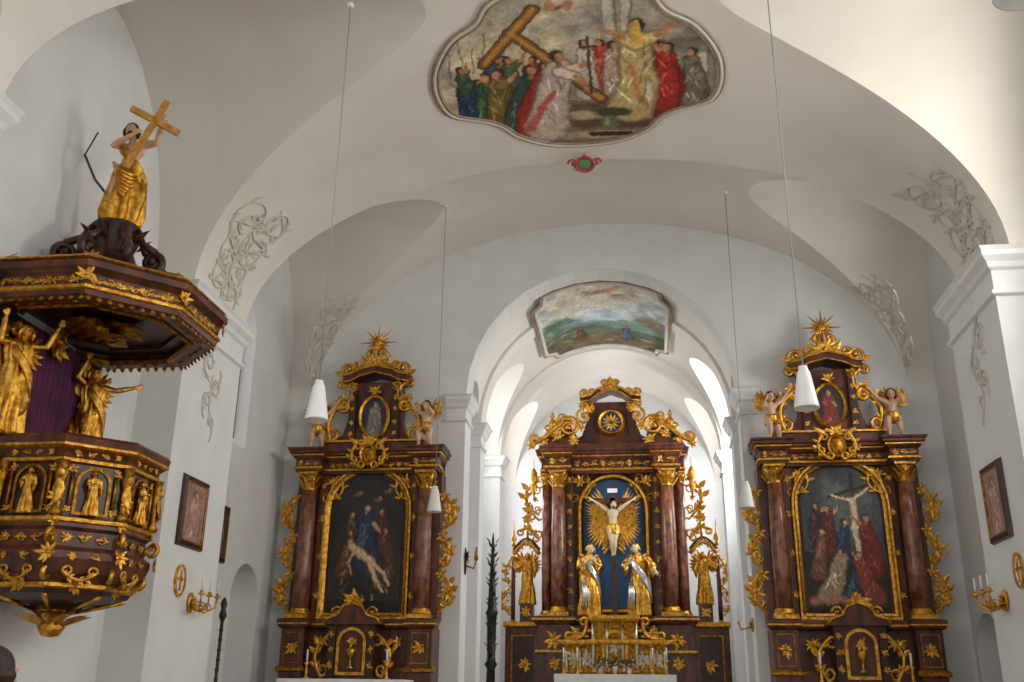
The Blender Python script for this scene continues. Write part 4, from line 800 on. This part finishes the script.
# ------------------------------------------------------------------ pulpit
def pulpit():
    PX,PY=-6.31,11.5
    ro=empty('pulpit',(PX,PY,0)); mb=MB(); rot=pi/8
    P8=lambda pr,mt_:lathe(mb,pr,(0,0,0),8,mt_,smooth=False,rot=rot,cap=False)
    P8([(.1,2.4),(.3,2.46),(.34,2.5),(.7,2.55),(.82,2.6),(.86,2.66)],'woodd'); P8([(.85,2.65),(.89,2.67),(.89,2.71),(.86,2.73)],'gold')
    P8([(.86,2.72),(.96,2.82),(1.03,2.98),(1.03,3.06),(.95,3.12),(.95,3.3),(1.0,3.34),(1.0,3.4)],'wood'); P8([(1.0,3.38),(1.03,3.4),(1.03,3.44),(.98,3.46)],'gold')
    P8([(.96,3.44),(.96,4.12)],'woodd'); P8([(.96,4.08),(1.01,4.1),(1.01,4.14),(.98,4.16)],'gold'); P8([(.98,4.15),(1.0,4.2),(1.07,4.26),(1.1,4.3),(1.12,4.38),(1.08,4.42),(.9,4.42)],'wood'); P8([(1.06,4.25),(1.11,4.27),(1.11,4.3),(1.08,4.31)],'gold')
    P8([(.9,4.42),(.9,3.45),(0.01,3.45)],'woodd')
    lathe(mb,[(.0,0),(.1,.02),(.16,.12),(.1,.2),(.22,.28),(.3,.34)],(0,0,2.14),12,'gold')
    for k in range(10): a=k*pi/5; d=V(math.cos(a),math.sin(a),0); leaf(mb,d*.12+V(0,0,2.3),d+V(0,0,.5),-V(0,0,1)+d,.32,.14,'gold')
    for i in range(8):
        a=i*pi/4; nn=V(math.cos(a),math.sin(a),0); ex=V(-math.sin(a),math.cos(a),0)
        if nn.x<-.8: continue
        ap=math.cos(pi/8); EZ=V(0,0,1)
        fp=lambda u,z,r:nn*(r*ap)+ex*u+V(0,0,z)
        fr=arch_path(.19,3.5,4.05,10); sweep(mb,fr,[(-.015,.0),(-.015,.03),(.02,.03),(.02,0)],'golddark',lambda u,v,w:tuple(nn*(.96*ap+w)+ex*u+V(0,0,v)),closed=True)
        relief(mb,fp(0,4.2,1.02),ex,EZ,nn,.62,.1,'gold',.14); relief(mb,fp(0,3.22,.96),ex,EZ,nn,.6,.14,'gold',.17); relief(mb,fp(0,3.0,1.04),ex,EZ,nn,.5,.12,'gold',.22)
        cs(mb,fp(-.2,2.84,.98),fp(.2,2.84,.98),nn,-.25,'gold',.02,3); acan(mb,fp(0,2.68,.86),(nn-EZ*.5),.12,'gold',8)
        for s in (-1,1):
            acan(mb,fp(s*.26,4.02,.97),nn,.07,'gold',6); acan(mb,fp(s*.26,3.55,.97),nn,.06,'gold',6); tube(mb,[fp(s*.25,3.58,.99),fp(s*.25,3.98,.99)],.022,'golddark',6)
        va=a+pi/8; vd=V(math.cos(va),math.sin(va),0)
        if vd.x>-.8:
            q=vd*.99
            lathe(mb,[(.07,3.45),(.08,3.5),(.05,3.55),(.06,3.85),(.085,3.95),(.05,4.0),(.09,4.1)],(q.x,q.y,0),8,'golddark')
            ell(mb,vd*1.04+V(0,0,3.95),(.055,.055,.07),'gold',su=8,sv=6); acan(mb,vd*1.04+V(0,0,3.65),vd,.11,'gold',7); leaf(mb,vd*1.03+V(0,0,3.88),V(0,0,-1),vd,.3,.14,'gold')
            cs(mb,vd*1.05+V(0,0,3.3),vd*.9+V(0,0,2.74),ex,.22,'gold',.03,2); acan(mb,vd*1.07+V(0,0,3.02),vd,.12,'gold',8)
            acan(mb,vd*1.0+V(0,0,3.4),vd,.09,'gold',6); tube(mb,[vd*.8+V(0,0,2.58),vd*.5+V(0,0,2.5),vd*.25+V(0,0,2.44)],[.03,.025,.02],'gold',6)
    P8([(1.2,6.02),(1.42,6.0),(1.5,6.03),(1.52,6.1)],'wood'); P8([(1.5,6.08),(1.55,6.1),(1.55,6.14),(1.52,6.16)],'gold'); P8([(1.51,6.15),(1.51,6.3),(1.57,6.34),(1.62,6.36),(1.62,6.44),(1.55,6.48)],'wood'); P8([(1.56,6.48),(1.59,6.5),(1.57,6.53),(1.52,6.53)],'gold')
    P8([(1.52,6.52),(1.35,6.6),(1.1,6.68),(.8,6.78),(.55,6.88),(.02,6.9)],'wood')
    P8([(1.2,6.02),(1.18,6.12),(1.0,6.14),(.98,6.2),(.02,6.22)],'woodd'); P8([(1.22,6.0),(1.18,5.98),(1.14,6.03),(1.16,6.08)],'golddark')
    for i in range(8):
        a=i*pi/4; nn=V(math.cos(a),math.sin(a),0); ex=V(-math.sin(a),math.cos(a),0); EZ=V(0,0,1)
        if nn.x<-.8: continue
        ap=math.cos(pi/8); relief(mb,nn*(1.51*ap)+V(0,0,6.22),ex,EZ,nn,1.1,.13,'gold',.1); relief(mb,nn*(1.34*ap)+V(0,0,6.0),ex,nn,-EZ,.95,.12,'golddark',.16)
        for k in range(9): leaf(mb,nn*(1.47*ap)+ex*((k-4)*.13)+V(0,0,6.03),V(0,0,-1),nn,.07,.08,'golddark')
        va=a+pi/8; vd=V(math.cos(va),math.sin(va),0); acan(mb,vd*1.56+V(0,0,6.26),vd,.12,'gold',8); acan(mb,vd*1.45+V(0,0,6.56),vd+EZ,.12,'gold',7)
        tube(mb,[vd*1.45+V(0,0,6.56),vd*1.0+V(0,0,6.73),vd*.55+V(0,0,6.9)],[.04,.035,.03],'golddark',6)
    acan(mb,(0,0,6.18),(0,0,-1),.55,'golddark',14,up=(1,0,0)); ell(mb,(0,0,6.12),(.12,.12,.06),'gold')
    lathe(mb,[(.55,6.86),(.45,6.95),(.34,7.05),(.26,7.25),(.32,7.42),(.28,7.52),(.34,7.6),(.3,7.64)],(0,0,0),16,'woodd')
    for k in range(8):
        a=2*pi*k/8; d=V(math.cos(a),math.sin(a),0); spiral(mb,d*.6+V(0,0,7.05),d,V(0,0,1),.17,1.5,'woodd',.06,a0=-1.5); tube(mb,[d*.62+V(0,0,7.2),d*.42+V(0,0,7.35),d*.32+V(0,0,7.56)],[.06,.05,.04],'woodd',6); leaf(mb,d*.3+V(0,0,7.35),V(0,0,1)+d*.6,d,.25,.15,'woodd')
    mb.obj('structure',ro)
    mb=MB(); bx=-.78
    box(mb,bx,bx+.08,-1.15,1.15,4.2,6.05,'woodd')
    N=60; vs=[(bx+.13+.035*math.sin(k*1.4),-.75+1.5*k/N,z) for z in (4.3,6.0) for k in range(N+1)]
    mb.add(vs,[(k,k+1,N+2+k,N+1+k) for k in range(N)],'purple',True)
    for s in (-1,1): cs(mb,V(bx+.14,s*.9,4.4),V(bx+.14,s*.95,5.2),V(1,0,0),.3*s,'gold',.05,3); cs(mb,V(bx+.14,s*.95,5.2),V(bx+.14,s*.8,5.95),V(1,0,0),-.3*s,'gold',.05,3)
    acan(mb,(bx+.2,0,5.95),(1,0,0),.3,'gold',9); mb.obj('back_panel_curtain',ro)
    mb=MB(); ell(mb,(.1,.1,5.98),(.13,.06,.05),'golddark'); ell(mb,(.22,.1,6.0),.04,'golddark')
    for s in (-1,1):
        for k in range(6): leaf(mb,V(.1,.1,5.98),V(-.15*k+.3,s,.15),V(0,0,-1),.36-.02*k,.09,'golddark')
    mb.obj('dove',ro)
    for (y,yaw,J) in ((-.95,1.05,dict(l_el=(-.19,-.05,.78),l_ha=(-.2,-.1,.98),r_el=(.2,-.08,.82),r_ha=(.26,-.12,1.02),head=(.03,-.03,.93),r_kn=(.09,-.1,.3))),(.8,1.0,dict(l_el=(-.2,-.05,.85),l_ha=(-.14,-.08,1.04),r_el=(.21,-.06,.8),r_ha=(.36,-.12,.86),head=(-.02,-.03,.93),l_kn=(-.08,-.1,.3)))):
        figure('angel',ro,(-.45,y,4.42),1.42,yaw,J,'gold',robe='full',hair='gold',wings='gold',sleeves=False,sash=True,fine=130)
    for i in (-3,-2,-1,0,1):
        a=i*pi/4; figure('evangelist',ro,(.93*math.cos(a),.93*math.sin(a),3.48),.54,a+pi/2,dict(l_el=(-.15,-.05,.66),l_ha=(-.05,-.15,.68)),'gold',robe='full',hair='gold',sleeves=True,fine=60)
    J=dict(head=(-.02,-.04,.93),chest=(.01,0,.75),l_sh=(-.1,.0,.8),r_sh=(.11,-.02,.82),l_el=(-.13,-.12,.72),l_ha=(.02,-.2,.8),r_el=(.21,-.07,.82),r_ha=(.24,-.15,.97),l_kn=(-.08,-.08,.28),r_kn=(.06,-.01,.28))
    figure('christ',ro,(.03,0,7.62),1.64,.35,J,'flesh',robe='half',robemat='gold',hair='hair',beard=True,sash=True,fine=140)
    mb=MB()
    a=V(.16,-.3,8.4);b_=V(.58,-.22,9.5); d=(b_-a).normalized(); cr=V(.78,.45,-.38).normalized(); cr=(cr-d*cr.dot(d)).normalized(); up=d.cross(cr)
    def beam(p,q,w,e,f):
        vs=[x+e*(s1*w)+f*(s2*w*.6) for x in (p,q) for s1 in (-1,1) for s2 in (-1,1)]; mb.add(vs,BF,'crosswood')
    beam(a,b_,.045,cr,up); m_=a.lerp(b_,.7); beam(m_-cr*.36,m_+cr*.36,.045,d,up)
    mb.obj('cross',ro)
    mb=MB()
    for q in range(7):
        tube(mb,[V(-.14+.02*q,-.12,8.6-.06*q),V(.0+.01*q,-.22,8.44-.06*q),V(.16,-.17,8.36-.06*q),V(.22,0,8.44-.06*q)],[.03,.04,.04,.02],'gold',7)
    for q in range(4): tube(mb,[V(.2,-.02,8.44-.05*q),V(.3,.0,8.25-.07*q),V(.24,.0,8.0-.08*q),V(.3,0,7.8)],[.03,.05,.04,.01],'gold',7)
    tube(mb,[(-.76,.1,8.9),(-.5,.05,8.45),(-.15,0,8.05)],.02,'iron',6); tube(mb,[(-.76,.1,8.9),(-.35,-.3,9.0)],.012,'iron',5)
    mb.obj('drapery_and_stay',ro)
pulpit()
# ------------------------------------------------------------------ lamps
def lamp(x,y,z,ztop):
    mb=MB(); lathe(mb,[(.02,.5),(.05,.5),(.055,.46),(.075,.42),(.14,.02),(.142,0),(.13,0),(.07,.4)],(0,0,0),24,'white',cap=False)
    ell(mb,(0,0,.12),(.06,.06,.08),'white'); tube(mb,[(0,0,.48),(0,0,ztop-z)],.008,'cord',6); lathe(mb,[(.05,0),(.05,.04),(.01,.06)],(0,0,ztop-z-.06),10,'white')
    mb.obj('pendant_lamp',None,(x,y,z))
for x,y,z in ((-3.03,11,4.63),(2.7,11,4.63),(2.72,4.15,4.74),(-3.0,4.15,4.63)): lamp(x,y,z,zb(x))
for x,y,z in ((-3.14,18.5,4.88),(2.76,18.5,4.88)): lamp(x,y,z,Z0+3.6)
# ------------------------------------------------------------------ wall pictures, sconces, medallions
def wall_picture(name,cvs,side,x,y,z,w,h):
    ro=empty(name,(x,y,z)); s=-side
    grid('canvas',cvs,lambda u,v:(s*.045,(u-.5)*w*(1 if side<0 else -1)*1,(v-.5)*h),ro,'oilpaint')
    mb=MB(); sweep(mb,[(-w/2,-h/2),(-w/2,h/2),(w/2,h/2),(w/2,-h/2)],[(0,.0),(0,.06),(-.02,.07),(-.07,.05),(-.09,0)],'woodd',lambda u,v,q:(s*q,u,v),closed=True)
    sweep(mb,[(-w/2,-h/2),(-w/2,h/2),(w/2,h/2),(w/2,-h/2)],[(.02,.04),(.02,.06),(0,.065),(0,.04)],'golddark',lambda u,v,q:(s*q,u,v),closed=True)
    box(mb,min(0,s*.03),max(0,s*.03),-w/2,w/2,-h/2,h/2,'woodd'); mb.obj('frame',ro)
wall_picture('framed_painting',smallpic('#a07460','#b88a74'),-1,-W+.005,15.05,4.28,.75,.95)
wall_picture('framed_painting',smallpic('#4a3a34','#6a5850'),-1,-XR+.005,17.75,4.4,.45,.9)
wall_picture('framed_painting',smallpic('#a07460','#c09480'),1,XI[1]-.005,15.35,4.36,.7,.98)
def sconce(x,y,z,side):
    mb=MB(); s=-side
    ell(mb,(s*.03,0,0),(.04,.1,.16),'gold'); acan(mb,(s*.06,0,0),(s,0,0),.14,'gold',8)
    for q in (-1,0,1):
        pts=[(s*.05,q*.05,-.05),(s*.2,q*.15,-.14),(s*.32,q*.28,-.05),(s*.33,q*.3,.08)]
        tube(mb,pts,[.02,.02,.018,.015],'gold',6); spiral(mb,(s*.22,q*.18,-.06),(s,0,0),(0,0,1),.07,1.3,'gold',.014)
        c=(s*.33,q*.3,.08); lathe(mb,[(.015,0),(.07,.03),(.03,.05),(.03,.08)],c,10,'gold'); lathe(mb,[(.016,.08),(.016,.28)],c,8,'white')
    mb.obj('wall_sconce',None,(x,y,z))
sconce(-W,15.35,2.9,-1); sconce(XI[1],15.6,2.95,1)
def medal(x,y,z,side):
    mb=MB(); s=-side
    mb.T=Matrix(((0,s,0,0),(1,0,0,0),(0,0,1,0),(0,0,0,1)))
    prism(mb,[(.15*math.cos(a),.21*math.sin(a)) for a in np.linspace(0,2*pi,25)[:-1]],0,.02,'trim')
    sweep(mb,[(.16*math.cos(a),.23*math.sin(a)) for a in np.linspace(0,2*pi,25)[:-1]],[(-.02,0),(-.02,.04),(.02,.04),(.02,0)],'gold',XZ,closed=True)
    box(mb,-.02,.02,.02,.04,-.16,.16,'gold'); box(mb,-.1,.1,.02,.04,-.0,.04,'gold')
    mb.obj('consecration_cross',None,(x,y,z))
medal(-W,14.9,3.2,-1); medal(XI[1],14.9,3.3,1)
mb=MB(); tube(mb,[(0,0,0),(0,0,3.0)],.03,'dark',8); lathe(mb,[(.25,0),(.25,.05),(.05,.15)],(0,0,0),12,'dark'); lathe(mb,[(.03,0),(.07,.1),(.04,.2),(.06,.3),(.02,.4)],(0,0,2.7),10,'dark')
for k in range(8): ell(mb,(0,0,1.6+.16*k),.04,'dark',su=8,sv=5)
mb.obj('processional_staff',None,(-6.35,16.6,0))
mb=MB(); lathe(mb,[(.35,0),(.35,.1),(.2,.3),(.12,.5),(.1,1.2),(.16,1.3),(.1,1.4),(.12,2.4),(.16,2.5),(.11,2.6),(.07,3.4),(.03,4.3),(.01,4.45)],(0,0,0),10,'bronze')
for k in range(26):
    z=1.2+.12*k; a=k*2.4; d=V(math.cos(a),math.sin(a),0); leaf(mb,d*.06+V(0,0,z),V(0,0,1)+d*.6,d,.16,.1,'bronze')
    leaf(mb,-d*.06+V(0,0,z),V(0,0,1)-d*.6,-d,.15,.1,'bronze')
mb.obj('bronze_candelabrum',None,(-2.9,24.6,1.0))
mb=MB(); ell(mb,(.02,0,0),(.03,.08,.3),'bronze'); acan(mb,(.05,0,.1),(1,0,0),.15,'bronze',8); tube(mb,[(.03,0,-.1),(.2,0,-.15),(.25,0,0)],.02,'golddark',6); lathe(mb,[(.02,0),(.05,.03),(.02,.3)],(.25,0,0),8,'golddark'); mb.obj('wall_sconce',None,(-CW,21.2,4.3))
mb=MB(); ell(mb,(-.02,0,0),(.03,.08,.15),'gold'); acan(mb,(-.05,0,0),(-1,0,0),.12,'gold',8); tube(mb,[(-.03,0,-.05),(-.25,0,-.1),(-.3,0,.05)],.02,'gold',6); lathe(mb,[(.05,0),(.02,.05),(.016,.25)],(-.3,0,.05),8,'white'); mb.obj('wall_sconce',None,(CW,21.2,3.0))
pr=empty('standing_man',(-2.11,4.3,0))
figure('man',pr,(0,0,0),1.69,2.9,None,'flesh',robe=[(0.03,0,.0,.09,.07),(.3,0,0,.1,.08),(.48,0,0,.115,.085),(.62,0,0,.1,.075),(.74,0,0,.118,.08),(.8,0,0,.12,.07),(.845,0,0,.06,.05),(.86,0,0,.04,.04)],robemat='jacket',hair='hairdark',sleeves=True,fine=120)
# ------------------------------------------------------------------ light
w=bpy.data.worlds.new('sky'); bpy.context.scene.world=w; w.use_nodes=True
bg=w.node_tree.nodes['Background']; bg.inputs[0].default_value=(.96,.96,.97,1); bg.inputs[1].default_value=.92
def area(name,loc,target,sx,sy,e,col=(1,1,1)):
    l=bpy.data.lights.new(name,'AREA'); l.shape='RECTANGLE'; l.size=sx;l.size_y=sy;l.energy=e;l.color=col
    o=bpy.data.objects.new(name,l); bpy.context.collection.objects.link(o); o.location=loc
    o.rotation_euler=(Vector(target)-Vector(loc)).to_track_quat('-Z','Y').to_euler(); return o
for sd in (-1,1):
    area('added_daylight',(sd*7.75,3.8,7.5),(0,4.5,5),2,3.6,470,(.98,.98,1))  # area lamps outside the unseen near-bay openings, added to brighten the nave
    area('added_daylight',(sd*7.75,17.8,7.7),(0,18,5),1.7,3.4,17 if sd<0 else 350,(.62,.78,1) if sd<0 else (1,.98,.95))  # left lamp backs the visible window; right one is added, behind an unseen opening
    area('added_daylight',(sd*4.5,25.2,7.8),(0,25,6),1.5,3.2,130 if sd<0 else 290,(.95,.97,1)); area('added_daylight',(sd*4.5,28.9,7.4),(0,28.5,6),1.5,3.2,200,(.95,.97,1))
area('added_daylight',(7.75,11.5,7.7),(0,12,5),2,3.2,500,(1,.95,.87))  # warm area lamp added behind an unseen right-hand opening to brighten the nave
print('polys',sum(len(o.data.polygons) for o in bpy.data.objects if o.type=='MESH'))
